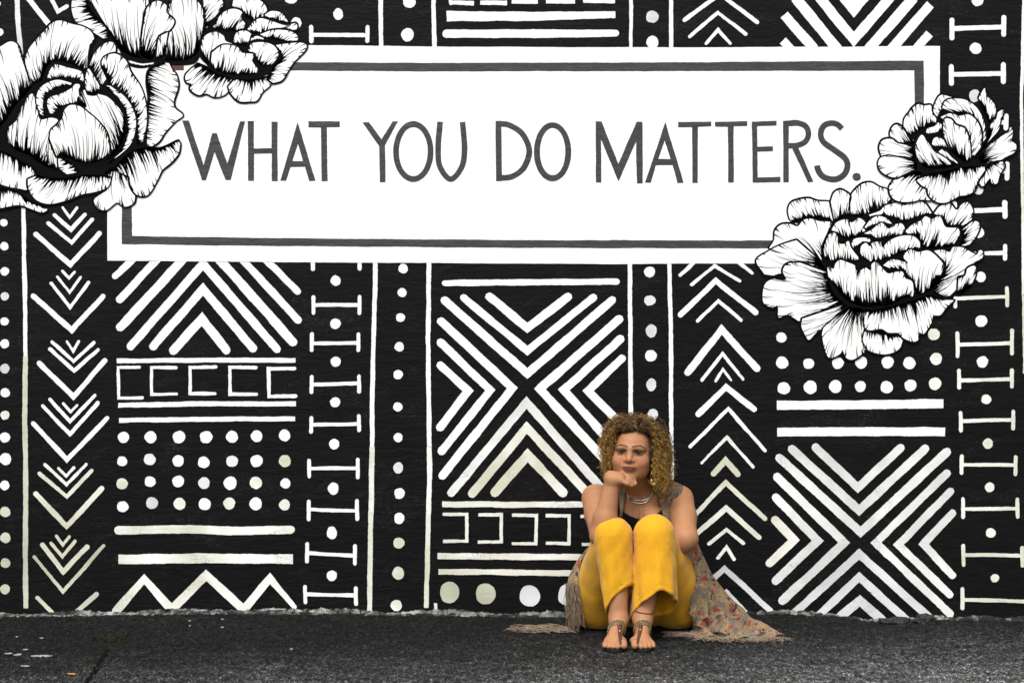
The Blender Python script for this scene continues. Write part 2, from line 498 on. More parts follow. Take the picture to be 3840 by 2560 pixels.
# --- centre column
for a, b in (((1270, -15), (1275, 30)),): stripe(TH, [a, b], 24, 'tick', 'white')
for a, b in (((1265, 20), (1443, 26)), ((1490, 22), (1686, 24)), ((1722, 12), (1915, 14)), ((1975, 12), (2188, 12)), ((2248, 8), (2480, 8))): stripe(TH, [a, b], 32, 'stripe', 'white', 'butt')
stripe(TH, [(1245, 122), (1900, 122), (2485, 110)], [75, 66, 48], 'stripe', 'white', 'butt'); stripe(TH, [(1242, 250), (1900, 250), (2488, 246)], [60, 62, 52], 'stripe', 'white')
stripe(TD, [(1112, 198), (1800, 192), (2378, 188)], 45, mat='white')
for a, b, c, w in (((1440, 297), (1720, 528), (2018, 300), 62), ((1250, 305), (1720, 695), (2205, 305), 54), ((1112, 325), (1720, 862), (2345, 322), 60),
    ((1085, 478), (1610, 968), (1095, 1612), 60), ((1080, 632), (1447, 985), (1090, 1432), 58), ((1082, 802), (1285, 990), (1078, 1258), 58),
    ((2395, 462), (1812, 975), (2440, 1660), 62), ((2405, 608), (1988, 982), (2440, 1490), 60), ((2415, 752), (2165, 990), (2440, 1262), 58)): chevron(TD, a, b, c, w, 'white')
chevron(TE, (1160, 485), (1713, -180), (2300, 490), 60, 'white'); chevron(TE, (1315, 490), (1715, 5), (2152, 475), 62, 'cream'); chevron(TE, (1480, 482), (1722, 205), (1982, 482), 68, 'cream')
stripe(TE, [(1095, 568), (1800, 570), (2380, 568)], 44, mat='cream', cap='butt')
for pts in ([(1097, 640), (1275, 640), (1275, 838), (1100, 838)], [(1360, 645), (1528, 645), (1528, 843), (1355, 845)], [(1608, 648), (1788, 650), (1782, 858), (1605, 855)], [(1856, 650), (2028, 652), (2025, 858), (1856, 852)], [(2110, 655), (2290, 655), (2285, 862), (2120, 862)]):
    stripe(TE, pts, 24, 'bracket', 'cream', 'butt')
stripe(TE, [(1062, 948), (1700, 953), (2380, 957)], 46, cap='butt', mat='cream'); stripe(TE, [(1065, 1063), (1500, 1066), (2300, 1078)], 42, cap='butt', mat='cream')
for x, y, r, q, m in ((1148, 1215, 70, 82, 'sage'), (1413, 1225, 73, 80, 'sage'), (1737, 1240, 75, 80, 'chalk'), (2012, 1235, 66, 80, 'chalk')): dot(TE, x, y, r, q, m)
stripe(TE, [(1047, 1292), (1047, 1340)], 24, 'tick', 'chalk', 'butt')
# --- dotted column and lines right of centre
stripe(TF, [(120, 30), (124, 500), (128, 1000), (128, 1700)], 32, 'vertical_line', 'white', 'butt')
stripe(TF, [(410, 30), (424, 600), (424, 1000), (428, 1640)], 31, 'vertical_line', 'white', 'butt')
for x, y, r, q, m in ((267, 117, 41, 38, 'white'), (268, 326, 42, 38, 'chalk'), (279, 550, 40, 48, 'chalk'), (275, 732, 43, 43, 'white'), (279, 945, 36, 46, 'chalk'), (291, 1160, 38, 38, 'chalk')): dot(TF, x, y, r, q, m)
stripe(TI, [(247, -15), (247, 370)], 26, 'vertical_line', 'white'); stripe(TI, [(542, -15), (542, 370)], 30, 'vertical_line', 'white')
dot(TI, 403, 125, 46, 46, 'chalk'); dot(TI, 405, 312, 45, 46, 'white')
# --- column of upward chevrons
stripe(TF, [(615, 25), (490, 142)], 26, mat='white'); stripe(TF, [(900, 30), (1020, 126)], 26, mat='white')
for a, b, c, w in (((575, 210), (745, 72), (930, 183), 24), ((495, 430), (752, 182), (1045, 414), 40), ((620, 475), (772, 327), (938, 472), 25), ((545, 855), (795, 540), (1055, 825), 52), ((652, 910), (803, 717), (953, 905), 23),
    ((752, 918), (805, 832), (865, 912), 18), ((625, 1160), (828, 962), (1035, 1125), 42), ((565, 1398), (845, 1120), (1115, 1430), 26), ((648, 1520), (835, 1330), (1028, 1550), 22)): chevron(TF, a, b, c, w, 'white')
for a, b, c, w in (((68, 345), (158, 245), (248, 348), 42), ((-110, 690), (160, 408), (448, 675), 34), ((-130, 850), (162, 597), (405, 810), 38), ((33, 858), (165, 754), (290, 855), 26), ((100, 962), (165, 884), (220, 970), 26),
    ((-60, 1230), (150, 1038), (490, 1350), 40), ((100, 1285), (165, 1212), (305, 1358), 34)): chevron(TG, a, b, c, w, 'cream' if a[1] < 1000 else 'chalk')
chevron(TI, (640, 150), (900, -42), (1175, 165), 30, 'white'); chevron(TI, (678, 272), (885, 94), (1090, 252), 25, 'white'); chevron(TI, (800, 322), (887, 222), (978, 322), 24, 'white')
# --- top right cross
mark('chevron', TI([(1762, -15), (2008, -15), (1885, 130)]), 'white')
chevron(TI, (1632, -15), (1885, 292), (2150, -15), 72, 'white')
for pts, w in (([(1455, -15), (1765, 365)], 76), ([(2325, -15), (1992, 365)], 76), ([(1372, 110), (1596, 365)], 72), ([(2448, 35), (2158, 365)], 70), ([(1362, 300), (1425, 365)], 62), ([(2440, 250), (2338, 365)], 62)): stripe(TI, pts, w, mat='white', cap='butt')
# --- right block: dots, bars, cross
for x, y, r in ((1234, 598, 38), (1240, 782, 45), (1435, 790, 40), (1650, 787, 42), (1822, 782, 44), (2015, 780, 45), (2175, 785, 45), (1252, 970, 46), (1447, 963, 48), (1632, 958, 46), (1815, 958, 40), (2008, 962, 45), (2183, 950, 44)): dot(TF, x, y, r, mat='white')
for x, y, r in ((585, 567, 50), (605, 773, 50), (596, 982, 52)): dot(TM, x, y, r, mat='cream')
stripe(TS, [(2914, 1519), (3200, 1517), (3538, 1513)], 34, mat='white', cap='butt'); stripe(TG, [(538, 38), (1100, 34), (1772, 36)], 64, mat='white', cap='butt')
for a, b, c, w, m in (((820, 150), (1130, 445), (1445, 152), 60, 'white'), ((645, 162), (1140, 612), (1625, 160), 62, 'white'), ((552, 225), (1150, 772), (1785, 182), 62, 'white'),
    ((535, 365), (1030, 850), (575, 1275), 62, 'white'), ((525, 515), (835, 835), (525, 1130), 62, 'white'), ((520, 682), (662, 830), (482, 1000), 62, 'cream'),
    ((650, 1380), (1140, 932), (1650, 1395), 58, 'chalk'), ((850, 1375), (1140, 1102), (1490, 1420), 58, 'chalk'), ((1005, 1390), (1145, 1272), (1320, 1430), 66, 'chalk'),
    ((1785, 340), (1262, 850), (1808, 1372), 56, 'white'), ((1812, 472), (1428, 865), (1808, 1232), 56, 'white'), ((1826, 632), (1612, 860), (1826, 1090), 56, 'white')): chevron(TG, a, b, c, w, m)
# --- far right column of bar marks
for a in ((767, 262, 335, 1200, 178, 325, 268, 250), (783, 557, 750, 1243, 535, 730, 655, 640), (797, 870, 1015, 1241, 868, 1008, 955, 943), (810, 1225, 1375, 1253, 1213, 1358, 1295, 1285)): ibar(TM, *a, 32, 'cream')
for x, y, r in ((980, 86, 43), (984, 456, 50), (994, 799, 48), (1026, 1112, 41), (1040, 1484, 43)): dot(TM, x, y, r, mat='cream' if y > 700 else 'white')
for a in ((1894, 215, 338, 2290, 222, 348, 278, 280), (1903, 528, 662, 2303, 532, 662, 602, 600), (1905, 870, 1015, 2338, 885, 1020, 938, 944), (1898, 1188, 1330, 2420, 1190, 1330, 1268, 1282)): ibar(TG, *a, 28, 'cream')
for x, y, r in ((2099, 443, 35), (2107, 777, 36), (2137, 1110, 31)): dot(TG, x, y, r, mat='cream')
dot(TL, 1668, 15, 88, 80, 'chalk'); dot(TL, 1640, 715, 88, 82, 'white'); dot(TL, 1625, 1412, 82, 95, 'chalk')
ibar(TL, 1290, 300, 565, 2055, 262, 515, 425, 400, 72, 'white'); ibar(TL, 1280, 982, 1230, 2047, 950, 1205, 1098, 1085, 72, 'white')
ibar(TJ, 1760, 360, 470, 2200, 350, 455, 412, 406, 40, 'white'); ibar(TJ, 1760, 770, 890, 2208, 757, 880, 828, 820, 40, 'white')
ibar(TJ, 1760, 1095, 1215, 2188, 1085, 1202, 1160, 1145, 44, 'white'); ibar(TJ, 1770, 1470, 1580, 2190, 1452, 1560, 1526, 1510, 36, 'white')
dot(TJ, 1965, 975, 40, 44, 'chalk'); dot(TJ, 1970, 1340, 42, 46, 'white')
stripe(TS, [(3839, -10), (3830, 400), (3836, 900), (3842, 1400)], 12, 'vertical_line', 'cream', 'butt')

# --- lettered panel
p = Paint(Y_PANEL)
p.poly(rough([(403, 165), (1000, 169), (1800, 177), (2600, 179), (3180, 176), (3524, 174), (3523, 600), (3522, 986), (2830, 987), (2300, 990), (1100, 983), (403, 977)], 0.7, 14))
panel = p.build('lettered_panel', M['panel'], wall)
panel['label'] = 'white rectangular panel with grey inner border and lettering'
def band(pts, w, mat='grey', y=Y_TEXT):
    q = Paint(y); q.poly(rough(stroke_outline(pts, w, 'butt'), 0.7, 8)); return q.build('border_band', M[mat], panel)
band([(900, 249), (1600, 253), (2600, 251), (3180, 248), (3463, 247)], [31, 32, 33, 36, 36])
band([(3446, 255), (3447, 600), (3446, 925)], 35, y=Y_TEXT + .0002)
band([(476, 560), (476, 905)], 38)
band([(457, 900), (800, 905), (1200, 909), (2000, 915), (3446, 918)], [31, 31, 29, 29, 30], y=Y_TEXT + .0002)
band([(640, 252), (690, 252)], 26, 'maroon', Y_TEXT + .0004)
band([(3235, 247), (3300, 248)], 25, 'maroon', Y_TEXT + .0004) if False else None

def letter(T, polys=(), strokes=(), ell=None):
    q = Paint(Y_TEXT)
    for pl in polys:
        outer, holes = (pl, ()) if not isinstance(pl, dict) else (pl['o'], pl['h'])
        q.poly(rough(T(outer), .6, 7), 0, [rough(T(h), .6, 7) for h in holes])
    for pts, w in strokes:
        q.poly(rough(stroke_outline(catmull(T(pts), 8), w / T.s, 'butt'), .5, 7))
    if ell:
        cx, cy, rx, ry, ix, iy = ell
        an = np.linspace(0, 2 * math.pi, 48, endpoint=False)
        q.poly(rough(T([(cx + rx * math.cos(a), cy + ry * math.sin(a)) for a in an]), .6, 9), 0,
               [rough(T([(cx + ix * math.cos(a), cy + iy * math.sin(a)) for a in an]), .6, 9)] if ix else [])
    return q.build('letter', M['grey'], panel)
letter(TA, [[(1340, 888), (1388, 888), (1498, 1215), (1562, 980), (1594, 980), (1672, 1205), (1765, 893), (1803, 893), (1697, 1325), (1658, 1325), (1578, 1120), (1515, 1328), (1485, 1328)]])
letter(TA, [[(1822, 893), (1866, 893), (1867, 1092), (1997, 1090), (1997, 897), (2041, 897), (2041, 1332), (1998, 1332), (1998, 1130), (1868, 1133), (1866, 1330), (1824, 1330)]])
letter(TH, [{'o': [(150, 900), (280, 1328), (235, 1332), (205, 1225), (97, 1228), (65, 1330), (22, 1330)], 'h': [[(152, 1060), (190, 1185), (112, 1185)]]}])
letter(TH, [[(228, 893), (460, 893), (460, 935), (365, 938), (370, 1332), (326, 1334), (321, 940), (228, 940)]])
letter(TH, [[(626, 902), (672, 898), (766, 1027), (848, 895), (888, 893), (792, 1070), (796, 1340), (754, 1342), (748, 1075)]])
letter(TH, ell=(1000, 1115, 148, 224, 106, 180))
letter(TH, strokes=[([(1197, 897), (1182, 1080), (1195, 1225), (1275, 1318), (1357, 1225), (1376, 1090), (1361, 898)], 42)])
letter(TH, strokes=[([(1625, 890), (1630, 1333)], 44), ([(1625, 912), (1700, 920), (1800, 985), (1852, 1110), (1810, 1235), (1725, 1298), (1630, 1311)], 43)])
letter(TH, ell=(2023, 1117, 138, 218, 94, 173))
letter(TI, [[(-12, 893), (32, 893), (154, 1205), (288, 897), (332, 897), (334, 1350), (290, 1350), (284, 1045), (155, 1335), (28, 1030), (30, 1345), (-12, 1345)]])
letter(TI, [{'o': [(500, 897), (634, 1345), (588, 1348), (552, 1217), (430, 1217), (392, 1345), (350, 1343)], 'h': [[(495, 1035), (537, 1170), (447, 1170)]]}])
letter(TI, [[(593, 898), (836, 895), (836, 930), (738, 934), (738, 1346), (698, 1346), (696, 936), (595, 936)]])
letter(TI, [[(864, 897), (1100, 892), (1100, 928), (1002, 930), (1002, 1343), (961, 1343), (959, 934), (866, 932)]])
letter(TI, [[(1135, 895), (1317, 890), (1316, 925), (1175, 930), (1176, 1080), (1290, 1075), (1290, 1112), (1176, 1116), (1178, 1305), (1345, 1300), (1344, 1340), (1140, 1344)]])
letter(TI, [[(1364, 890), (1406, 890), (1406, 1342), (1366, 1342)], [(1432, 1095), (1475, 1085), (1588, 1338), (1548, 1342)]], [([(1390, 910), (1470, 906), (1530, 930), (1552, 985), (1530, 1040), (1470, 1070), (1390, 1073)], 42)])
letter(TI, strokes=[([(1798, 950), (1760, 915), (1715, 906), (1665, 925), (1640, 980), (1660, 1045), (1740, 1103), (1815, 1160), (1838, 1212), (1820, 1275), (1770, 1313), (1720, 1319), (1660, 1300), (1625, 1258), (1614, 1218)], 44)])
letter(TI, ell=(1905, 1301, 31, 31, 0, 0))

# ------------------------------------------------------------------ painted peonies: every petal is a root line (dark, hatched) and a tip line
def along(line, t):
    P = np.array(line)
    seg = np.linalg.norm(np.diff(P, axis=0), axis=1)
    s = np.concatenate(([0], np.cumsum(seg)))
    s /= s[-1]
    return np.array((np.interp(t, s, P[:, 0]), np.interp(t, s, P[:, 1])))

class Flower:
    def __init__(self, T, base, label, y0):
        self.T, self.y = T, y0
        p = Paint(y0)
        p.poly(catmull(T(base), 10, True))
        self.o = p.build('peony', M['ink'], wall)
        self.o['label'] = label
        self.y += 0.0002
    def petal(self, root, tip, L=0.5, dens=0.8, ow=25, hw=15, curl=0.0, tipmarks=1.0):
        T = self.T
        R = catmull(T(root), 5)
        Q = catmull(T(tip), 5)
        out = Q + R[::-1]
        s = T.s
        ow, hw = ow * s / 1.96 * 1.1, hw * s / 1.96 * 1.12
        p = Paint(self.y, 0.0)
        # outline first, then the white body slightly smaller, then the hatching
        oc = np.array(resample(out, 5))
        p.ribbon(np.vstack((oc, oc[:2])), [(ow + 5 * math.sin(i * 0.13 + self.y * 9e4)) / s for i in range(len(oc) + 2)], 1)
        p.y += 0.000025
        p.poly(out, 0)
        p.y += 0.000025
        RL = np.sum(np.linalg.norm(np.diff(np.array(R), axis=0), axis=1))
        QL = np.sum(np.linalg.norm(np.diff(np.array(Q), axis=0), axis=1))
        n = int(max(6, dens * max(RL, 0.45 * QL) / (8.2 / s * 1.0)))
        phase = random.random() * 9
        for i in range(n):
            t = min(1, max(0, (i + random.uniform(-.3, .3)) / max(1, n - 1)))
            a, b = along(R, t), along(Q, min(1, max(0, t + random.uniform(-.02, .02))))
            grp = 0.70 + 0.40 * math.sin(i * 0.55 + phase) * math.sin(i * 0.21 + phase * 2)
            l = 1.05 * L * random.choice((0.25, 0.35, 0.45, 0.6, 0.8, 1.0, 1.15)) * grp * random.uniform(.85, 1.2)
            l = min(l, 0.93)
            v = b - a
            ln = np.linalg.norm(v) * l
            if ln < 3: continue
            pr = np.array((-v[1], v[0])) / (np.linalg.norm(v) + 1e-9)
            k = 7
            ts = np.linspace(0, 1, k)
            bend = (curl * ln + random.uniform(-.04, .04) * ln)
            pts = [a + v * l * q + pr * bend * math.sin(math.pi * q * 0.9) for q in ts]
            w0 = hw / s * random.uniform(.75, 1.35)
            if RL < 0.35 * QL: w0 *= 0.7
            ws = [w0 * (1 - q) ** 0.75 * (1 if j else 1.2) for j, q in enumerate(ts)]
            ws[-1] = 0.1
            p.ribbon(pts, ws, 1)
        # long fine lines following the petal
        side = random.choice((-1, 1)) * .09 if abs(curl) < .01 else curl * 1.3
        n2 = int(QL / (25 / s * 1.2))
        for i in range(n2):
            t = min(.98, max(.02, (i + random.uniform(-.4, .4)) / max(1, n2 - 1)))
            a, b = along(R, t), along(Q, t)
            v = b - a
            nv = np.linalg.norm(v)
            if nv < 10: continue
            l = random.choice((.3, .42, .5, .6, .72, .88)) * random.uniform(.85, 1.1)
            pr = np.array((-v[1], v[0])) / nv
            ts = np.linspace(0, 1, 9)
            bd = side * nv * l * random.uniform(.4, 1.3)
            w0 = random.uniform(4.5, 8.5) / s * 1.1
            p.ribbon([a + v * (l * q) + pr * bd * math.sin(math.pi * q * .95) for q in ts], [w0 * (1 - q) ** .6 + .05 for q in ts], 1)
        # lines drawn inward from the rim
        n3 = int(QL / (75 / s * 1.2))
        for i in range(n3):
            t = random.uniform(.03, .97)
            a, b = along(Q, t), along(R, t)
            v = b - a
            nv = np.linalg.norm(v)
            if nv < 25: continue
            l = random.uniform(.12, .38)
            pr = np.array((-v[1], v[0])) / nv
            ts = np.linspace(0, 1, 7)
            bd = -side * nv * l * random.uniform(.3, 1.2)
            w0 = random.uniform(6, 11) / s
            p.ribbon([a + v * (l * q) + pr * bd * math.sin(math.pi * q * .9) for q in ts], [w0 * (1 - q) ** .7 + .05 for q in ts], 1)
        # dark foot of the petal
        foot = [tuple(along(R, q)) for q in np.linspace(0, 1, 24)]
        p.ribbon(foot, [(15 + 5 * math.sin(j * 1.7)) / s for j in range(24)], 1)
        # short touches at the rim
        m = int(tipmarks * QL / 42)
        for i in range(m):
            t = random.uniform(.04, .96)
            a, b = along(Q, t), along(R, t)
            v = (b - a)
            nl = np.linalg.norm(v)
            if nl < 12: continue
            ln = min(random.uniform(12, 42) / s * 1.5, nl * .4)
            v = v / nl * ln
            pr = np.array((-v[1], v[0])) * random.uniform(-.18, .18)
            ts = np.linspace(0, 1, 5)
            p.ribbon([a + v * q + pr * math.sin(q * 2.4) for q in ts], [11 / s * (1 - q) ** .8 + .05 for q in ts], 1)
        self.y = p.y + 0.000025
        return p.build('petal', [M['petal'], M['ink']], self.o)

y0 = Y_FLOWER
FB = Flower(TA, [(820, 240), (900, 420), (950, 485), (1050, 505), (1180, 478), (1300, 485), (1440, 465), (1485, 350), (1490, 180), (1300, 200), (1000, 200), (760, 100)], 'peony at the top edge, cut off by the picture frame', y0)
for r, q, kw in (
  ([(640, -20), (660, 60), (720, 140), (790, 200), (820, 270)], [(535, -20), (528, 70), (560, 160), (640, 210), (760, 285)], dict(L=.8)),
  ([(1490, 60), (1500, 120), (1505, 200), (1480, 290)], [(1500, -25), (1600, -25), (1640, 30), (1600, 100), (1530, 190)], dict(L=.6)),
  ([(1160, 430), (1220, 445), (1300, 450), (1380, 440), (1440, 400), (1478, 320)], [(1180, 280), (1230, 100), (1280, -25), (1400, -25), (1480, 50), (1497, 150)], dict(L=.75, curl=.08)),
  ([(825, 260), (880, 350), (960, 410), (1050, 430), (1110, 425)], [(645, -25), (740, -25), (850, -25), (980, -25), (1090, -25)], dict(L=.6, curl=-.05)),
  ([(1030, 400), (1070, 432), (1100, 440), (1132, 420)], [(1055, 200), (1080, 70), (1150, 10), (1222, 40), (1225, 95), (1282, 160), (1240, 230), (1165, 265), (1148, 360)], dict(L=.62)),
  ([(1150, 440), (1200, 420), (1215, 360)], [(1160, 330), (1175, 275), (1235, 240)], dict(L=.7)),
  ([(950, 470), (1040, 490), (1130, 480)], [(945, 445), (1040, 470), (1130, 462)], dict(L=.5)),
): FB.petal(r, q, **kw)
y0 = FB.y + .0003
FA = Flower(TA, [(-60, 960), (60, 880), (230, 560), (400, 440), (650, 470), (740, 540), (850, 600), (1080, 760), (1095, 1060), (1000, 1150), (880, 1250), (800, 1330), (500, 1340), (250, 1320), (100, 1190), (-60, 1120)], 'largest peony, at the left edge of the panel', y0)
for r, q, kw in (
  ([(-60, 1000), (40, 890), (110, 780), (180, 710), (245, 630)], [(-60, 860), (-60, 600), (-40, 400), (30, 330), (90, 308), (135, 340), (160, 420), (195, 530)], dict(L=.55)),
  ([(235, 620), (300, 600), (340, 500), (400, 450), (520, 470), (640, 530)], [(190, 470), (192, 420), (230, 340), (330, 230), (390, 170), (450, 155), (530, 180), (610, 198), (670, 235), (692, 290), (660, 340), (645, 420)], dict(L=.55)),
  ([(660, 490), (700, 560), (745, 640)], [(688, 410), (740, 345), (800, 312), (842, 325), (848, 385), (790, 420), (755, 470), (790, 570)], dict(L=.45)),
  ([(1215, 465), (1105, 510), (1085, 600), (1098, 720), (1085, 850), (1075, 960), (1078, 1085)], [(1245, 468), (1265, 510), (1300, 560), (1310, 640), (1278, 745), (1290, 800), (1345, 850), (1290, 895), (1215, 975), (1170, 1040), (1105, 1085)], dict(L=.5, hw=10)),
  ([(752, 490), (790, 570), (812, 622), (900, 690), (970, 770), (1000, 860), (1010, 960), (1010, 1065)], [(750, 455), (775, 418), (850, 398), (925, 445), (960, 530), (1035, 640), (1072, 760), (1080, 900), (1050, 1040)], dict(L=.6, curl=.12)),
  ([(770, 630), (870, 730), (925, 830), (935, 960), (900, 1090), (800, 1195)], [(815, 635), (920, 715), (985, 820), (1000, 930), (962, 1060), (860, 1160)], dict(L=.6)),
  ([(-60, 1380), (60, 1390), (140, 1420), (220, 1480), (335, 1525)], [(-60, 1545), (60, 1520), (150, 1508), (240, 1540), (310, 1562), (350, 1545)], dict(L=.8)),
  ([(-60, 1095), (60, 1130), (160, 1190), (240, 1230), (285, 1290)], [(-60, 1330), (60, 1372), (150, 1388), (205, 1392), (216, 1310)], dict(L=.55)),
  ([(760, 1285), (830, 1235), (880, 1245), (950, 1275)], [(790, 1400), (700, 1460), (700, 1500), (735, 1538), (790, 1542), (862, 1490), (920, 1520), (985, 1490), (990, 1410), (955, 1340)], dict(L=.65)),
  ([(840, 1245), (900, 1170), (980, 1110), (1080, 1088), (1180, 1092), (1312, 1035)], [(955, 1300), (965, 1370), (1005, 1430), (1065, 1442), (1110, 1410), (1165, 1310), (1195, 1250), (1260, 1195), (1312, 1130), (1326, 1060)], dict(L=.7, curl=-.06)),
  ([(280, 1290), (380, 1312), (500, 1312), (620, 1290), (740, 1290), (812, 1305)], [(208, 1320), (215, 1390), (270, 1470), (370, 1500), (500, 1470), (600, 1430), (700, 1412), (790, 1380), (815, 1330)], dict(L=.65)),
  ([(620, 1205), (720, 1195), (800, 1172), (870, 1100), (915, 1000), (922, 880)], [(500, 810), (560, 740), (600, 680), (650, 660), (720, 692), (800, 720), (880, 800)], dict(L=.6, curl=.08)),
  ([(70, 1060), (130, 1110), (230, 1150), (330, 1220), (450, 1255)], [(60, 990), (70, 940), (130, 880), (170, 780), (240, 692), (278, 820), (300, 880), (380, 868), (428, 890), (375, 955), (362, 1030), (405, 1120), (440, 1180)], dict(L=.5)),
  ([(370, 592), (450, 578), (540, 582), (605, 602)], [(352, 570), (370, 520), (410, 478), (500, 500), (600, 530), (618, 592)], dict(L=.7)),
  ([(335, 855), (325, 760), (345, 700), (400, 660), (470, 640), (535, 630)], [(300, 840), (270, 745), (290, 660), (350, 612), (430, 590), (525, 612)], dict(L=.7)),
  ([(400, 842), (430, 805), (500, 775), (580, 765), (632, 785)], [(370, 832), (350, 770), (368, 720), (450, 692), (530, 650), (555, 622), (590, 628), (580, 680), (610, 730)], dict(L=.7)),
  ([(650, 690), (700, 692), (745, 655)], [(632, 640), (630, 580), (652, 508), (690, 560), (722, 612)], dict(L=.7)),
  ([(420, 1150), (500, 1162), (580, 1192), (660, 1204), (740, 1182), (802, 1140)], [(368, 1020), (378, 960), (420, 922), (462, 870), (475, 815), (520, 775), (590, 785), (650, 830), (720, 890), (785, 980), (806, 1080)], dict(L=.36)),
  ([(460, 1165), (540, 1212), (578, 1268)], [(430, 1170), (440, 1235), (495, 1282)], dict(L=.8)),
): FA.petal(r, q, **kw)
FC = Flower(TA, [(1470, 380), (1480, 440), (1560, 500), (1700, 570), (1860, 580), (1990, 540), (2070, 470), (2030, 320), (1960, 150), (1850, 200), (1700, 150), (1600, 190), (1520, 240)], 'peony beside the top border of the panel, second from the left edge', y0)
for r, q, kw in (
  ([(1760, 70), (1800, 112), (1870, 152), (1950, 142)], [(1708, 45), (1735, -20), (1850, -20), (1930, 20), (1962, 70), (1955, 115)], dict(L=.6)),
  ([(1960, 132), (2030, 152), (2112, 172)], [(1948, 112), (2000, 84), (2070, 100), (2117, 160)], dict(L=.7)),
  ([(1555, 205), (1600, 218), (1680, 228), (1765, 232)], [(1590, 180), (1612, 128), (1660, 85), (1720, 68), (1778, 90), (1775, 140), (1802, 175), (1792, 208)], dict(L=.75)),
  ([(1855, 240), (1940, 252), (2020, 235), (2100, 228)], [(1818, 222), (1870, 160), (1920, 138), (2000, 160), (2100, 190), (2175, 174), (2182, 216), (2135, 224)], dict(L=.65)),
  ([(1925, 278), (2000, 288), (2080, 302), (2140, 318)], [(1915, 255), (2000, 226), (2100, 226), (2170, 250), (2192, 290), (2155, 318)], dict(L=.6)),
  ([(1455, 472), (1500, 492), (1560, 522), (1620, 552), (1680, 572), (1730, 585)], [(1400, 515), (1365, 560), (1372, 605), (1410, 620), (1402, 660), (1460, 700), (1520, 690), (1580, 716), (1650, 700), (1692, 655)], dict(L=.75, curl=.05)),
  ([(1735, 578), (1800, 588), (1880, 584), (1965, 572)], [(1680, 640), (1700, 690), (1760, 745), (1840, 748), (1890, 740), (1930, 680), (1985, 630), (1978, 592)], dict(L=.7)),
  ([(2060, 372), (2070, 412), (2060, 452), (2020, 482), (1990, 540), (1972, 585)], [(2030, 335), (2100, 325), (2200, 316), (2252, 332), (2245, 370), (2200, 420), (2160, 460), (2120, 520), (2075, 590), (2010, 612)], dict(L=.45)),
  ([(1740, 326), (1790, 338), (1835, 312)], [(1718, 305), (1740, 245), (1800, 228), (1848, 255), (1842, 292)], dict(L=.6)),
  ([(1840, 312), (1890, 295), (1940, 300)], [(1850, 285), (1890, 268), (1938, 285)], dict(L=.3)),
  ([(1850, 395), (1880, 435), (1920, 482), (1985, 485)], [(1828, 370), (1850, 325), (1905, 314), (1970, 320), (2020, 345), (2047, 400), (2020, 455)], dict(L=.6)),
  ([(1490, 400), (1530, 472), (1600, 532), (1700, 545)], [(1480, 350), (1488, 300), (1525, 255), (1590, 238), (1645, 268), (1660, 305), (1720, 330), (1775, 370)], dict(L=.55)),
  ([(1550, 490), (1640, 542), (1740, 552), (1830, 552), (1885, 548)], [(1560, 390), (1640, 335), (1740, 345), (1772, 385), (1800, 395), (1868, 404), (1855, 450), (1894, 510)], dict(L=.55)),
): FC.petal(r, q, **kw)
FE = Flower(TK, [(390, 345), (520, 310), (760, 330), (1050, 270), (1300, 230), (1580, 270), (1700, 350), (1830, 440), (1800, 560), (1740, 640), (1680, 760), (1600, 960), (1750, 985), (1600, 1030), (1300, 1060), (1000, 1100), (900, 1090), (800, 1060), (690, 950), (600, 760), (610, 560), (660, 420)], 'large open peony at the lower right corner of the panel', Y_FLOWER)
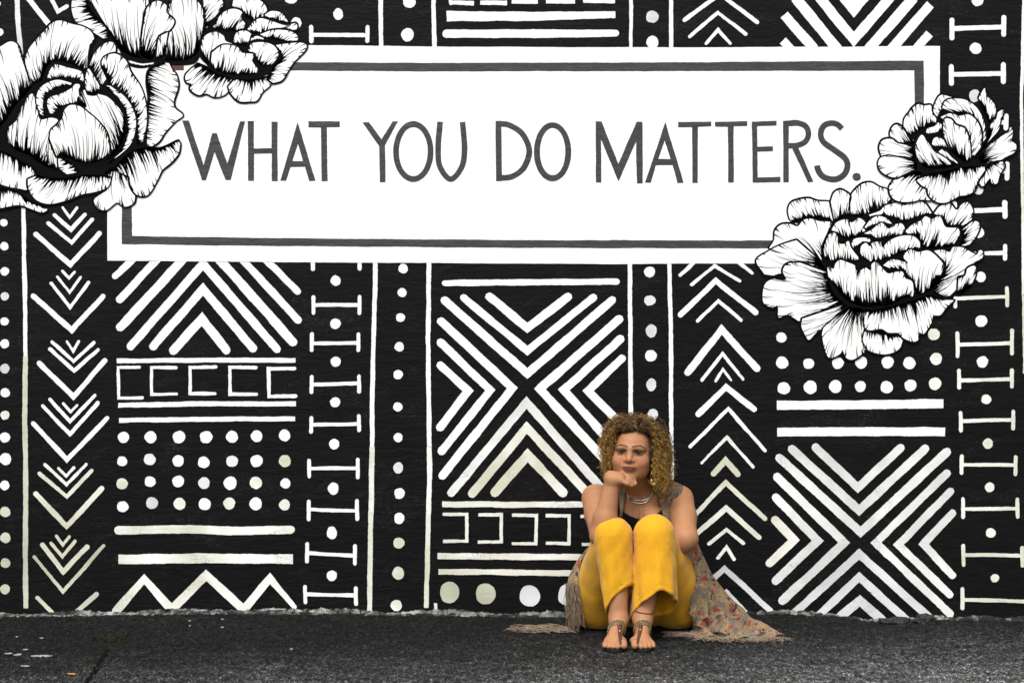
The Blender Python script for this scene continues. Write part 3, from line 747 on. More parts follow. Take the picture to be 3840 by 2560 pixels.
for r, q, kw in (
  ([(390, 347), (480, 316), (560, 312), (640, 312), (720, 342), (765, 332)], [(362, 315), (350, 250), (370, 190), (420, 163), (520, 147), (600, 170), (690, 174), (720, 200), (748, 235)], dict(L=.5)),
  ([(850, 302), (920, 297), (1000, 292), (1080, 262), (1150, 232), (1225, 160)], [(866, 195), (890, 110), (970, 30), (1050, 13), (1120, 48), (1195, 75), (1212, 130)], dict(L=.55)),
  ([(745, 340), (790, 312), (830, 302), (868, 300)], [(712, 172), (740, 100), (790, 73), (840, 94), (872, 125), (862, 190)], dict(L=.5)),
  ([(1640, 300), (1680, 350), (1710, 382), (1780, 392), (1835, 425)], [(1588, 272), (1640, 210), (1720, 188), (1775, 242), (1830, 190), (1880, 183), (1917, 250), (1902, 330), (1872, 372)], dict(L=.6)),
  ([(1820, 420), (1830, 480), (1812, 530), (1790, 562)], [(1860, 382), (1910, 345), (1957, 343), (1972, 390), (1940, 470), (1888, 535)], dict(L=.7)),
  ([(1050, 302), (1150, 288), (1240, 312), (1340, 342), (1420, 312), (1500, 292), (1572, 278)], [(1035, 285), (1130, 250), (1170, 210), (1270, 184), (1340, 205), (1380, 175), (1440, 163), (1510, 190), (1562, 262)], dict(L=.55)),
  ([(1380, 452), (1440, 472), (1480, 520), (1500, 562), (1580, 568), (1660, 562), (1745, 545)], [(1342, 425), (1400, 370), (1480, 330), (1515, 298), (1570, 320), (1635, 298), (1680, 382), (1730, 394), (1790, 400), (1802, 450), (1765, 515)], dict(L=.6)),
  ([(770, 440), (820, 482), (890, 482), (960, 452), (1015, 422)], [(718, 412), (760, 350), (840, 323), (890, 350), (950, 313), (1000, 345), (1012, 392)], dict(L=.6)),
  ([(1020, 398), (1080, 372), (1140, 352), (1205, 364)], [(998, 392), (1040, 335), (1100, 298), (1170, 308), (1230, 358)], dict(L=.55)),
  ([(1050, 452), (1090, 488), (1160, 482), (1230, 472), (1305, 462)], [(995, 442), (1060, 410), (1140, 353), (1200, 402), (1250, 370), (1310, 358), (1337, 400), (1312, 445)], dict(L=.6)),
  ([(900, 572), (930, 562), (980, 522), (1032, 518)], [(888, 532), (910, 490), (980, 478), (1040, 488), (1045, 510)], dict(L=.5)),
  ([(655, 642), (720, 684), (800, 674), (870, 674), (945, 674)], [(648, 605), (660, 540), (690, 460), (740, 437), (768, 470), (772, 522), (820, 532), (862, 508), (882, 562), (945, 645)], dict(L=.5)),
  ([(985, 642), (1040, 684), (1130, 674), (1220, 645), (1320, 604), (1435, 565)], [(962, 605), (970, 550), (1010, 523), (1040, 552), (1070, 518), (1140, 518), (1150, 562), (1200, 510), (1290, 468), (1400, 463), (1462, 510), (1467, 562)], dict(L=.5)),
  ([(560, 665), (600, 685), (625, 695), (642, 690), (645, 640), (632, 560)], [(190, 565), (230, 500), (240, 420), (290, 370), (370, 364), (430, 382), (480, 330), (540, 318), (620, 340), (712, 350), (682, 430)], dict(L=.62, hw=11, dens=.6)),
  ([(690, 770), (655, 725), (642, 705), (630, 692), (615, 675), (590, 650)], [(310, 722), (290, 780), (180, 802), (130, 760), (82, 668), (190, 590), (290, 540), (420, 500)], dict(L=.68, hw=11, curl=-.08)),
  ([(680, 775), (690, 830), (705, 880), (735, 950), (780, 1000), (820, 1030), (845, 1042)], [(450, 690), (345, 700), (305, 760), (330, 835), (225, 828), (150, 880), (138, 1020), (210, 1067), (262, 1060), (270, 1152), (345, 1130), (440, 1185)], dict(L=.75, hw=11, curl=-.08)),
  ([(1680, 690), (1680, 760), (1620, 830), (1580, 900), (1580, 930), (1600, 955), (1660, 978)], [(1588, 590), (1660, 580), (1720, 600), (1750, 558), (1830, 563), (1900, 600), (1950, 622), (1965, 588), (1997, 590), (1987, 660), (1870, 730), (1862, 780), (1780, 810), (1782, 900), (1722, 968)], dict(L=.5, hw=11)),
  ([(1785, 935), (1810, 955), (1850, 924), (1895, 890)], [(1795, 825), (1850, 800), (1870, 740), (1932, 718), (1938, 790), (1905, 872)], dict(L=.7)),
  ([(1225, 742), (1330, 762), (1360, 832), (1420, 882), (1440, 955), (1500, 955), (1580, 892), (1602, 800)], [(1155, 712), (1230, 663), (1330, 682), (1365, 690), (1328, 640), (1380, 578), (1450, 600), (1540, 588), (1622, 650), (1668, 720), (1642, 792)], dict(L=.55)),
  ([(985, 1262), (1050, 1267), (1130, 1262), (1200, 1302), (1295, 1312)], [(975, 1360), (1020, 1422), (1100, 1457), (1200, 1462), (1290, 1420), (1320, 1350)], dict(L=.55)),
  ([(830, 1045), (860, 1050), (890, 1058), (930, 1066)], [(470, 1165), (463, 1230), (500, 1312), (530, 1342), (590, 1280), (660, 1235)], dict(L=.75, hw=11, curl=-.1)),
  ([(860, 1064), (900, 1068), (930, 1072), (955, 1074), (985, 1084)], [(650, 1240), (638, 1310), (670, 1450), (710, 1497), (790, 1462), (810, 1430), (840, 1492), (890, 1512), (950, 1482), (1002, 1430), (970, 1350), (990, 1250)], dict(L=.68, hw=11)),
  ([(1000, 1085), (1080, 1095), (1160, 1075), (1240, 1055), (1320, 1035), (1400, 1012), (1480, 985), (1550, 965), (1660, 1003)], [(998, 1150), (998, 1230), (1040, 1262), (1140, 1250), (1200, 1282), (1280, 1285), (1330, 1330), (1400, 1357), (1450, 1345), (1460, 1280), (1500, 1292), (1562, 1200), (1580, 1140), (1640, 1132), (1690, 1070), (1755, 1008)], dict(L=.6)),
  ([(740, 862), (800, 950), (860, 1012), (940, 1048), (1020, 1064), (1100, 1054), (1180, 1054), (1260, 1024), (1330, 985), (1405, 985)], [(690, 805), (686, 728), (735, 742), (750, 700), (790, 668), (860, 690), (920, 720), (940, 795), (960, 760), (1010, 733), (1045, 755), (1060, 700), (1100, 688), (1160, 750), (1200, 782), (1260, 768), (1320, 768), (1340, 820), (1400, 850), (1414, 935)], dict(L=.62)),
): FE.petal(r, q, **kw)
FD = Flower(TJ, [(1340, 560), (1450, 460), (1600, 380), (1640, 330), (1800, 260), (1980, 320), (2060, 450), (2040, 600), (2020, 700), (2060, 780), (1990, 900), (1700, 850), (1500, 880), (1340, 880), (1400, 760), (1400, 660)], 'small peony over the right border of the panel', FE.y + .0003)
for r, q, kw in (
  ([(1620, 362), (1640, 322), (1660, 300), (1690, 252), (1765, 222)], [(1578, 342), (1590, 260), (1640, 178), (1720, 190), (1800, 216)], dict(L=.4)),
  ([(1365, 545), (1400, 512), (1450, 482), (1520, 442), (1600, 412)], [(1328, 450), (1335, 380), (1380, 320), (1405, 285), (1450, 254), (1500, 266), (1558, 263), (1568, 320), (1605, 378)], dict(L=.55)),
  ([(1320, 605), (1370, 605), (1405, 592), (1422, 560)], [(1228, 558), (1213, 500), (1240, 440), (1280, 428), (1330, 470), (1362, 535)], dict(L=.6)),
  ([(1432, 725), (1422, 682), (1412, 652), (1422, 615)], [(1140, 690), (1123, 620), (1150, 560), (1222, 548), (1275, 585)], dict(L=.65)),
  ([(1442, 815), (1442, 785), (1442, 762), (1432, 735)], [(1335, 852), (1240, 872), (1150, 832), (1113, 770), (1130, 710), (1200, 688)], dict(L=.7)),
  ([(1985, 232), (2010, 302), (2040, 362), (2060, 442), (2050, 525)], [(1965, 205), (1985, 160), (2016, 118), (2030, 180), (2080, 230), (2108, 290), (2100, 375)], dict(L=.65)),
  ([(2050, 482), (2030, 562), (1990, 632), (1925, 705)], [(2068, 425), (2110, 370), (2130, 320), (2182, 303), (2150, 380), (2132, 470), (2070, 545)], dict(L=.5)),
  ([(1960, 712), (1970, 728), (1980, 742), (2000, 750)], [(2065, 592), (2150, 530), (2210, 490), (2236, 448), (2254, 500), (2242, 560), (2282, 600), (2267, 660), (2190, 702), (2125, 745)], dict(L=.72, hw=11)),
  ([(2010, 832), (2030, 792), (2060, 762), (2115, 747)], [(1970, 920), (2000, 948), (2060, 880), (2075, 922), (2120, 922), (2142, 850), (2182, 780), (2165, 740)], dict(L=.6)),
  ([(1780, 332), (1850, 342), (1900, 372), (1950, 442), (1962, 540), (1915, 690)], [(1655, 285), (1680, 230), (1740, 208), (1840, 213), (1920, 258), (1972, 320), (2012, 420), (2024, 540)], dict(L=.6, curl=.1)),
  ([(1790, 472), (1830, 502), (1860, 562), (1880, 622), (1890, 682), (1902, 720)], [(1640, 362), (1720, 332), (1800, 352), (1880, 342), (1950, 400), (1987, 500), (1980, 620)], dict(L=.6, curl=.1)),
  ([(1545, 512), (1600, 502), (1650, 472)], [(1518, 492), (1530, 460), (1590, 440), (1620, 410), (1655, 430)], dict(L=.6)),
  ([(1600, 612), (1640, 617), (1695, 622)], [(1568, 592), (1580, 550), (1612, 533), (1680, 560)], dict(L=.4)),
  ([(1735, 662), (1790, 692), (1820, 722), (1850, 742), (1870, 742), (1895, 722)], [(1672, 525), (1663, 440), (1680, 377), (1730, 383), (1770, 430), (1840, 458), (1872, 520), (1892, 605)], dict(L=.6, curl=-.06)),
  ([(1690, 785), (1760, 778), (1805, 762)], [(1600, 680), (1650, 638), (1692, 660), (1735, 705)], dict(L=.75)),
  ([(1490, 775), (1560, 795), (1640, 795), (1720, 785), (1770, 764)], [(1440, 695), (1428, 620), (1445, 560), (1482, 513), (1522, 560), (1572, 632), (1630, 680)], dict(L=.6)),
  ([(1335, 865), (1400, 835), (1450, 825), (1495, 855), (1545, 1000)], [(1240, 900), (1206, 960), (1230, 1042), (1300, 1078), (1400, 1078), (1470, 1062), (1550, 1068)], dict(L=.6)),
  ([(1490, 862), (1580, 836), (1660, 826), (1740, 806), (1820, 786), (1920, 780), (2010, 775)], [(1440, 900), (1480, 940), (1530, 970), (1540, 1022), (1600, 1077), (1680, 1087), (1760, 1052), (1800, 1030), (1860, 1022), (1920, 990), (1957, 900), (2016, 812)], dict(L=.6)),
): FD.petal(r, q, **kw)

# ------------------------------------------------------------------ the seated woman: one continuous body from a distance field
def WP(x, y, d):
    sx, sy = 2000 + x / 1.568, 1500 + y / 1.568
    k = (CAM_D - d) / CAM_D
    return np.array(((sx - 1920) / PPM * k, -d, CAM_H + (1280 - sy) / PPM * k))
def WG(x, y, z=0.0):
    """point on the ground seen at that place"""
    sy = 1500 + y / 1.568
    k = (CAM_H - z) * PPM / (sy - 1280)
    return WP(x, y, CAM_D * (1 - k))

class Field:
    def __init__(self, xs, ys, zs):
        self.ax = [np.asarray(a, np.float32) for a in (xs, ys, zs)]
        self.F = np.full([len(a) for a in self.ax], 0.12, np.float32)
    def sub(self, lo, hi):
        sl = tuple(slice(max(0, int(np.searchsorted(a, l)) - 1), min(len(a), int(np.searchsorted(a, h)) + 1)) for a, l, h in zip(self.ax, lo, hi))
        g = [a[s] for a, s in zip(self.ax, sl)]
        return sl, (g[0][:, None, None], g[1][None, :, None], g[2][None, None, :])
    def add(self, fn, lo, hi, k=0.01, op='u'):
        m = k + 0.02
        sl, g = self.sub(np.array(lo) - m, np.array(hi) + m)
        d = fn(*g)
        a = self.F[sl]
        if op == 'u':
            h = np.maximum(k - np.abs(a - d), 0) / k
            self.F[sl] = np.minimum(a, d) - h * h * k * 0.25
        else:
            d = -d
            h = np.maximum(k - np.abs(a - d), 0) / k
            self.F[sl] = np.maximum(a, d) + h * h * k * 0.25
    def cone(self, a, b, r1, r2, k=0.01, op='u', fold=None):
        a, b = np.array(a, float), np.array(b, float)
        v = b - a; L2 = float(v @ v)
        def fn(X, Y, Z):
            t = np.clip(((X - a[0]) * v[0] + (Y - a[1]) * v[1] + (Z - a[2]) * v[2]) / L2, 0, 1)
            dx, dy, dz = X - a[0] - t * v[0], Y - a[1] - t * v[1], Z - a[2] - t * v[2]
            r = r1 + (r2 - r1) * t
            if fold: r = r + fold(t, np.arctan2(dy, dx))
            return np.sqrt(dx * dx + dy * dy + dz * dz) - r
        R = max(r1, r2) + (0.02 if fold else 0)
        self.add(fn, np.minimum(a, b) - R, np.maximum(a, b) + R, k, op)
    def ell(self, c, r, k=0.01, op='u', M3=None):
        c = np.array(c, float); r = np.array(r, float)
        def fn(X, Y, Z):
            p = [X - c[0], Y - c[1], Z - c[2]]
            if M3 is not None: p = [sum(float(M3[j, i]) * p[j] for j in range(3)) for i in range(3)]
            q = [p[i] / r[i] for i in range(3)]
            k0 = np.sqrt(q[0] ** 2 + q[1] ** 2 + q[2] ** 2)
            k1 = np.sqrt((q[0] / r[0]) ** 2 + (q[1] / r[1]) ** 2 + (q[2] / r[2]) ** 2) + 1e-9
            return k0 * (k0 - 1) / k1
        R = float(r.max()) if M3 is not None else r
        self.add(fn, c - R, c + R, k, op)
    def chain(self, pts, rs, k=0.008):
        for i in range(len(pts) - 1): self.cone(pts[i], pts[i + 1], rs[i], rs[i + 1], k)
    def at(self, p):
        i = [min(len(a) - 2, max(0, int(np.searchsorted(a, c)) - 1)) for a, c in zip(self.ax, p)]
        f = [min(1, max(0, float((c - a[j]) / (a[j + 1] - a[j])))) for a, c, j in zip(self.ax, p, i)]
        v = 0.0
        for dx in (0, 1):
            for dy in (0, 1):
                for dz in (0, 1):
                    w = (f[0] if dx else 1 - f[0]) * (f[1] if dy else 1 - f[1]) * (f[2] if dz else 1 - f[2])
                    v += w * float(self.F[i[0] + dx, i[1] + dy, i[2] + dz])
        return v
    def nets(self):
        F = self.F; ax = self.ax
        ins = F < 0
        c = ins[:-1, :-1, :-1].astype(np.int8)
        tot = sum(ins[i:i + F.shape[0] - 1, j:j + F.shape[1] - 1, k:k + F.shape[2] - 1].astype(np.int8) for i in (0, 1) for j in (0, 1) for k in (0, 1))
        act = (tot > 0) & (tot < 8)
        I, J, K = np.nonzero(act)
        acc = np.zeros((len(I), 3)); cnt = np.zeros(len(I))
        def corner(o): return F[I + o[0], J + o[1], K + o[2]]
        def pos(o): return np.stack((ax[0][I + o[0]], ax[1][J + o[1]], ax[2][K + o[2]]), 1)
        cs = [(i, j, k) for i in (0, 1) for j in (0, 1) for k in (0, 1)]
        for a in cs:
            for b in cs:
                if sum(abs(p - q) for p, q in zip(a, b)) == 1 and a < b:
                    fa, fb = corner(a), corner(b)
                    m = (fa < 0) != (fb < 0)
                    t = np.where(m, fa / np.where(m, fa - fb, 1), 0)[:, None]
                    acc += np.where(m[:, None], pos(a) * (1 - t) + pos(b) * t, 0); cnt += m
        V = acc / cnt[:, None]
        ID = -np.ones(act.shape, np.int64); ID[I, J, K] = np.arange(len(I))
        faces = []
        for axis in range(3):
            o = [0, 0, 0]; o[axis] = 1
            A = ins[:F.shape[0] - o[0], :F.shape[1] - o[1], :F.shape[2] - o[2]]
            B = ins[o[0]:, o[1]:, o[2]:]
            e = np.nonzero(A != B)
            u, w = [x for x in range(3) if x != axis]
            ok = (e[u] > 0) & (e[w] > 0) & (e[u] < act.shape[u]) & (e[w] < act.shape[w])
            e = [x[ok] for x in e]
            q = []
            for du, dw in ((1, 1), (0, 1), (0, 0), (1, 0)):
                ii = list(e); ii[u] = e[u] - du; ii[w] = e[w] - dw
                q.append(ID[ii[0], ii[1], ii[2]])
            q = np.stack(q, 1)
            flip = A[tuple(e)] if axis != 1 else ~A[tuple(e)]
            q = np.where(flip[:, None], q, q[:, ::-1])
            faces.append(q)
        Fc = np.concatenate(faces)
        Fc = Fc[(Fc >= 0).all(1)]
        return V, Fc

def relax(V, Fc, n=2, lam=0.5, keep=None):
    E = np.concatenate([Fc[:, [i, (i + 1) % 4]] for i in range(4)])
    for _ in range(n):
        S = np.zeros_like(V); C = np.zeros(len(V))
        np.add.at(S, E[:, 0], V[E[:, 1]]); np.add.at(S, E[:, 1], V[E[:, 0]])
        np.add.at(C, E[:, 0], 1); np.add.at(C, E[:, 1], 1)
        T = S / np.maximum(C, 1)[:, None]
        w = lam if keep is None else (lam * keep)[:, None]
        V = V + (T - V) * w
    return V

def spaced(segs):
    out = []
    for a, b, s in segs: out.append(np.arange(a, b, s))
    return np.concatenate(out)

def mesh_np(name, V, Fc, mats, parent, smooth=True, color=None):
    me = bpy.data.meshes.new(name)
    me.vertices.add(len(V)); me.vertices.foreach_set('co', np.asarray(V, np.float32).ravel())
    n = Fc.shape[1]
    me.loops.add(len(Fc) * n); me.loops.foreach_set('vertex_index', np.asarray(Fc, np.int32).ravel())
    me.polygons.add(len(Fc)); me.polygons.foreach_set('loop_start', np.arange(0, len(Fc) * n, n, dtype=np.int32))
    me.polygons.foreach_set('use_smooth', np.full(len(Fc), smooth))
    for m in (mats if isinstance(mats, (list, tuple)) else [mats]): me.materials.append(m)
    if color is not None:
        at = me.color_attributes.new('tint', 'FLOAT_COLOR', 'POINT')
        at.data.foreach_set('color', np.concatenate((color, np.ones((len(V), 1))), 1).astype(np.float32).ravel())
    me.update(); me.validate()
    return link(bpy.data.objects.new(name, me), parent)

person = empty('person', tuple(WG(600, 1330)))
PB = np.array(person.location)
tag(person, 'person with curly hair in yellow trousers and patterned kimono, seated, chin on hand', 'person')
def pp(V): return np.asarray(V) - PB            # parts sit in the person's own space

# head frame: x to the picture's right, y out of the face, z up
H0 = WP(586, 297, 0.345)
yaw, roll, pitch = math.radians(12.5), math.radians(-2.5), math.radians(-1)
RH = np.array(Matrix.Rotation(math.pi, 3, 'Z') @ Matrix.Rotation(-yaw, 3, 'Z') @ Matrix.Rotation(roll, 3, 'Y') @ Matrix.Rotation(pitch, 3, 'X'))
RH[:, 0] *= -1                                   # mirrored to keep local x on the picture's right
def HL(x, y, z): return H0 + RH @ np.array((x, y, z))

SL, SR = WP(366, 575, .22), WP(860, 582, .23)
EL, WL = WP(402, 795, .46), WP(466, 474, .452)
ER, WR = WP(896, 815, .40), WP(805, 860, .375)
NECK = WP(628, 555, .245)
def build_body():
    f = Field(spaced([(.20, .33, .006), (.33, .56, .0026), (.56, .78, .006)]), spaced([(-.74, -.60, .0026), (-.60, -.52, .005), (-.52, -.30, .0026), (-.30, -.02, .006)]),
              spaced([(-.01, .085, .0026), (.085, .49, .006), (.49, .80, .0026)]))
    # torso
    f.ell(WP(605, 1120, .22), (.17, .12, .11), .04)
    f.ell(WP(608, 900, .24), (.145, .115, .17), .05)
    f.ell(WP(620, 660, .215), (.155, .10, .13), .05)
    f.cone(NECK + np.array((-.05, 0, -.045)), SL + np.array((.03, 0, .0)), .045, .05, .03)
    f.cone(NECK + np.array((.05, 0, -.045)), SR + np.array((-.03, 0, .0)), .045, .05, .03)
    f.ell(WP(570, 712, .31), (.066, .055, .066), .018); f.ell(WP(693, 712, .31), (.066, .055, .066), .018)
    f.cone(WP(628, 620, .23), NECK, .075, .056, .03)
    f.cone(NECK + np.array((0, .01, -.01)), HL(0, -.012, -.075), .054, .05, .02)
    # collar bones
    f.cone(WP(600, 590, .305), WP(480, 560, .27), .006, .007, .02); f.cone(WP(655, 590, .305), WP(780, 560, .27), .006, .007, .02)
    # arms
    def arm(S, E, W, k=.02):
        f.cone(S, S + (E - S) * .45, .054, .051, k); f.cone(S + (E - S) * .45, E, .051, .043, k)
        m = E + (W - E) * .3
        f.cone(E, m, .043, .045, k); f.cone(m, W, .043, .0265, k)
    arm(SL, EL, WL, .012); arm(SR, ER, WR, .02)
    # propping hand: palm down beneath the chin, fingers to the picture's right
    wr = WP(466, 470, .452)
    kn = [WP(516, 446 + 9 * i, .425 + .017 * i) for i in range(4)]          # knuckles index..little
    f.cone(WL, wr, .026, .026, .012)
    f.cone(wr, WP(456, 455, .452), .026, .021, .016)
    f.cone(WP(456, 455, .452), WP(498, 453, .445), .021, .019, .016)
    for i, kpt in enumerate(kn): f.cone(WP(460, 456 + 4 * i, .44 + .008 * i), kpt, .018, .0125, .012)
    f.ell(WP(490, 462, .456), (.030, .022, .018), .014)
    for i, kpt in enumerate(kn):
        ln = (1.0, 1.08, 1.0, .82)[i]
        a = WP(516 + 44 * ln, 460 + 10 * i, .430 + .0185 * i)
        b = WP(516 + 78 * ln, 477 + 9 * i, .426 + .018 * i)
        r = (.0086, .0089, .0086, .0078)[i]
        f.cone(kpt, a, .0108, r + .0006, .002); f.cone(a, b, r + .0008, r * .82, .002)
    f.chain([WP(470, 478, .44), WP(512, 492, .43), WP(548, 496, .425), WP(575, 494, .42)], [.014, .0125, .0105, .009], .006)
    # resting hand, folded behind the knees
    f.ell(WR + np.array((-.035, 0, -.005)), (.042, .016, .036), .015)
    for i in range(4): f.chain([WR + np.array((-.06, 0, .022 - .016 * i)), WR + np.array((-.098, -.006, .02 - .017 * i)), WR + np.array((-.118, .012, .016 - .017 * i))], [.0105, .0095, .008], .004)
    f.chain([WR + np.array((-.02, -.008, .03)), WR + np.array((-.055, -.012, .05)), WR + np.array((-.085, -.012, .052))], [.013, .0115, .0095], .006)
    # legs under the trousers and bare ankles
    for hip, knee, ank, s in ((WP(400, 1165, .22), WP(470, 800, .47), np.array((.3846, -.53, .092)), -1), (WP(825, 1165, .22), WP(715, 792, .47), np.array((.4725, -.53, .092)), 1)):
        f.cone(hip, knee, .075, .052, .02)
        mid = knee + (ank - knee) * .35
        f.cone(knee, mid, .05, .048, .02); f.cone(mid, ank, .05, .033, .02)
        xc = .3625 if s < 0 else .4625
        z0 = .010
        heel = np.array((ank[0], -.487, z0 + .028))
        f.cone(ank, heel, .032, .029, .015)
        f.cone(ank + np.array((0, -.01, -.012)), np.array((xc + (.0), -.625, z0 + .026)), .031, .021, .02)
        f.cone(heel, np.array((xc, -.62, z0 + .02)), .026, .02, .02)
        f.ell((xc - s * .004, -.632, z0 + .019), (.041, .035, .019), .012)
        for i in range(5):                                          # big toe on the inner side
            u = -s * (.0300 - (0, .0215, .0375, .052, .0655)[i])
            tip = -.700 + (0, .002, .006, .013, .022)[i]
            r = (.0125, .0088, .0084, .008, .0078)[i]
            f.chain([np.array((xc + u * .9, -.648, z0 + .018)), np.array((xc + u, -.675 + (tip + .7) * .6, z0 + r + .006)), np.array((xc + u * 1.03, tip + r, z0 + r - .001))], [r * 1.02, r, r * .96], .0035)
    # head
    R = RH
    f.ell(HL(0, -.008, .022), (.070, .084, .076), .02, M3=R)
    f.ell(HL(0, .028, -.024), (.0635, .060, .082), .025, M3=R)
    f.ell(HL(0, .040, -.072), (.046, .044, .036), .02, M3=R)
    for sx in (-1, 1):
        f.ell(HL(sx * .037, .052, -.034), (.031, .030, .030), .018, M3=R)
        f.ell(HL(sx * .041, .032, -.064), (.026, .032, .030), .018, M3=R)
        f.cone(HL(sx * .012, .083, .017), HL(sx * .047, .066, .016), .0085, .0075, .014)
    f.ell(HL(0, .073, -.090), (.0195, .0165, .015), .014, M3=R)
    for sx in (-1, 1): f.ell(HL(sx * .031, .097, -.001), (.0165, .018, .0115), .012, 's', M3=R)
    f.cone(HL(0, .080, .008), HL(0, .099, -.0235), .0070, .0120, .012)
    for sx in (-1, 1): f.ell(HL(sx * .0125, .089, -.0285), (.0088, .010, .0072), .006, M3=R)
    f.ell(HL(0, .082, -.051), (.026, .016, .018), .012, M3=R)
    f.ell(HL(0, .0945, -.0510), (.0225, .0080, .0048), .004, M3=R); f.ell(HL(0, .0942, -.0592), (.0190, .0090, .0060), .004, M3=R)
    f.cone(HL(-.021, .094, -.0552), HL(.021, .094, -.0552), .0012, .0012, .003, 's')
    f.cone(HL(-.012, .1025, -.0552), HL(.012, .1025, -.0552), .0016, .0016, .003, 's')
    # lids around the eyes, with an almond slit
    for sx in (-1, 1):
        f.ell(HL(sx * .031, .0705, 0), (.0165, .0145, .0125), .006, M3=R)
        f.ell(HL(sx * .031, .091, -.0012), (.0125, .015, .0036), .003, 's', M3=R)
    return f
body_f = build_body()
def hit(x, y, lift=.002, f=body_f):
    """skin point seen at that place"""
    for d in np.arange(.74, .05, -.0015):
        p = WP(x, y, d)
        if f.at(p) < lift: return p
    return WP(x, y, .3)
body_f.cone(hit(635, 648) + np.array((0, .004, 0)), hit(634, 715) + np.array((0, -.008, 0)), .0025, .010, .012, 's')
V, Fc = body_f.nets()
def head_local(V): return (V - H0) @ RH
def body_tint(V):
    n = len(V)
    skin = np.tile(np.array((.34, .162, .078)), (n, 1))
    L = head_local(V)
    x, y, z = L.T
    hd = (np.abs(x) < .09) & (z > -.11) & (z < .12) & (y > .0)
    def mixc(c, w):
        nonlocal skin
        w = (np.clip(w, 0, 1) * hd)[:, None]
        skin = skin * (1 - w) + np.array(c) * w
    g = lambda cx, cz, rx, rz, p=2: np.exp(-(((x - cx) / rx) ** 2 + ((z - cz) / rz) ** 2) ** (p / 2))
    for sx in (-1, 1):
        mixc((.50, .16, .095), .55 * g(sx * .043, -.036, .018, .015))                   # cheek colour
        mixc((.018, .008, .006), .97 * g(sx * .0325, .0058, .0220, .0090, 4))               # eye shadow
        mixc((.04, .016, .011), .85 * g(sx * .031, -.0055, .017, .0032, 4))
        bx = (np.abs(x * sx - .031) < .0225) & (x * sx > 0)
        bz = .0225 + .0035 * np.sin(np.clip((x * sx - .010) / .042, 0, 1) * 2.6) - .006 * np.clip((x * sx - .04) / .014, 0, 1)
        mixc((.028, .012, .006), bx * np.exp(-((z - bz) / .0036) ** 2) * .95)
    lipw = np.exp(-((x / .0215) ** 4)) * (np.exp(-((z + .0552) / .0080) ** 4)) * (y > .075)
    mixc((.15, .028, .030), lipw * 1.0)
    mixc((.03, .006, .008), np.exp(-((x / .021) ** 6)) * np.exp(-((z + .0552) / .0016) ** 2) * (y > .08) * .9)
    for sx in (-1, 1): mixc((.12, .045, .025), .7 * g(sx * .0070, -.0350, .0035, .0022) * (y > .085))
    sc_ = np.clip((z - .066 - .004 * np.sin(70 * x)) / .008, 0, 1)
    sc_ = np.maximum(sc_, np.clip((.022 - y) / .01, 0, 1) * (z > -.02)) * (np.abs(x) < .1) * (z > -.02) * (z < .13) * (np.abs(y) < .12)
    skin = skin * (1 - sc_[:, None]) + np.array((.035, .017, .006)) * sc_[:, None]
    # nails
    for i in range(4):
        b = WP(516 + 80 * (1.0, 1.08, 1.0, .82)[i], 478 + 5 * i, .430 + .016 * i)
        w = np.exp(-(np.linalg.norm(V - b, axis=1) / .006) ** 4)[:, None] * .6
        skin = skin * (1 - w) + np.array((.55, .30, .24)) * w
    return skin
t = NT('skin')
at = t.n('Attribute'); at.attribute_name = 'tint'
mot = t.mix(.5, t.ramp(t.noise(28, 4, .65), [(.3, .80), (.7, 1.16)]), t.ramp(t.noise(140, 3, .6), [(.3, .88), (.7, 1.10)]))
t.set(t.mix(1.0, at.outputs['Color'], mot, 'MULTIPLY'), t.ramp(t.noise(40, 3), [(.35, .48), (.65, .62)]), 0.20)
t.b.inputs['Subsurface Weight'].default_value = 0.0
t.b.inputs['Subsurface Radius'].default_value = (.012, .005, .003)
t.b.inputs['Subsurface Scale'].default_value = 0.4
t.bump(t.noise(300, 3, .6), .3, .002)
M['skin'] = t.m
keep = np.where((head_local(V)[:, 1] > .03) & (V[:, 2] > .5), .35, 1.0)
V = relax(V, Fc, 2, .5, keep)
mesh_np('body', pp(V), Fc, M['skin'], person, color=body_tint(V))

# eyes
def uv_sphere(c, r, nu=20, nv=12, Mx=None):
    P = []
    for j in range(nv + 1):
        th = math.pi * j / nv
        for i in range(nu):
            ph = 2 * math.pi * i / nu
            v = np.array((math.sin(th) * math.cos(ph), math.sin(th) * math.sin(ph), math.cos(th))) * r
            P.append(c + (Mx @ v if Mx is not None else v))
    Fq = [(j * nu + i, j * nu + (i + 1) % nu, (j + 1) * nu + (i + 1) % nu, (j + 1) * nu + i) for j in range(nv) for i in range(nu)]
    return np.array(P), np.array(Fq)
t = NT('eyeball'); at = t.n('Attribute'); at.attribute_name = 'tint'
M['eye'] = t.set(at.outputs['Color'], .12, .5)
for sx in (-1, 1):
    c = HL(sx * .031, .0690, -.0005)
    P, Fq = uv_sphere(c, .0125, 40, 30)
    gaze = np.array((0, -1.0, .07)) + np.array((-.075, 0, 0)); gaze /= np.linalg.norm(gaze)
    dt = (P - c) @ gaze / .0125
    colr = np.where((dt > .88)[:, None], (.006, .005, .005), np.where((dt > .72)[:, None], (.02, .022, .02), (.16, .14, .125)))
    mesh_np('eye', pp(P), Fq, M['eye'], person, color=colr)

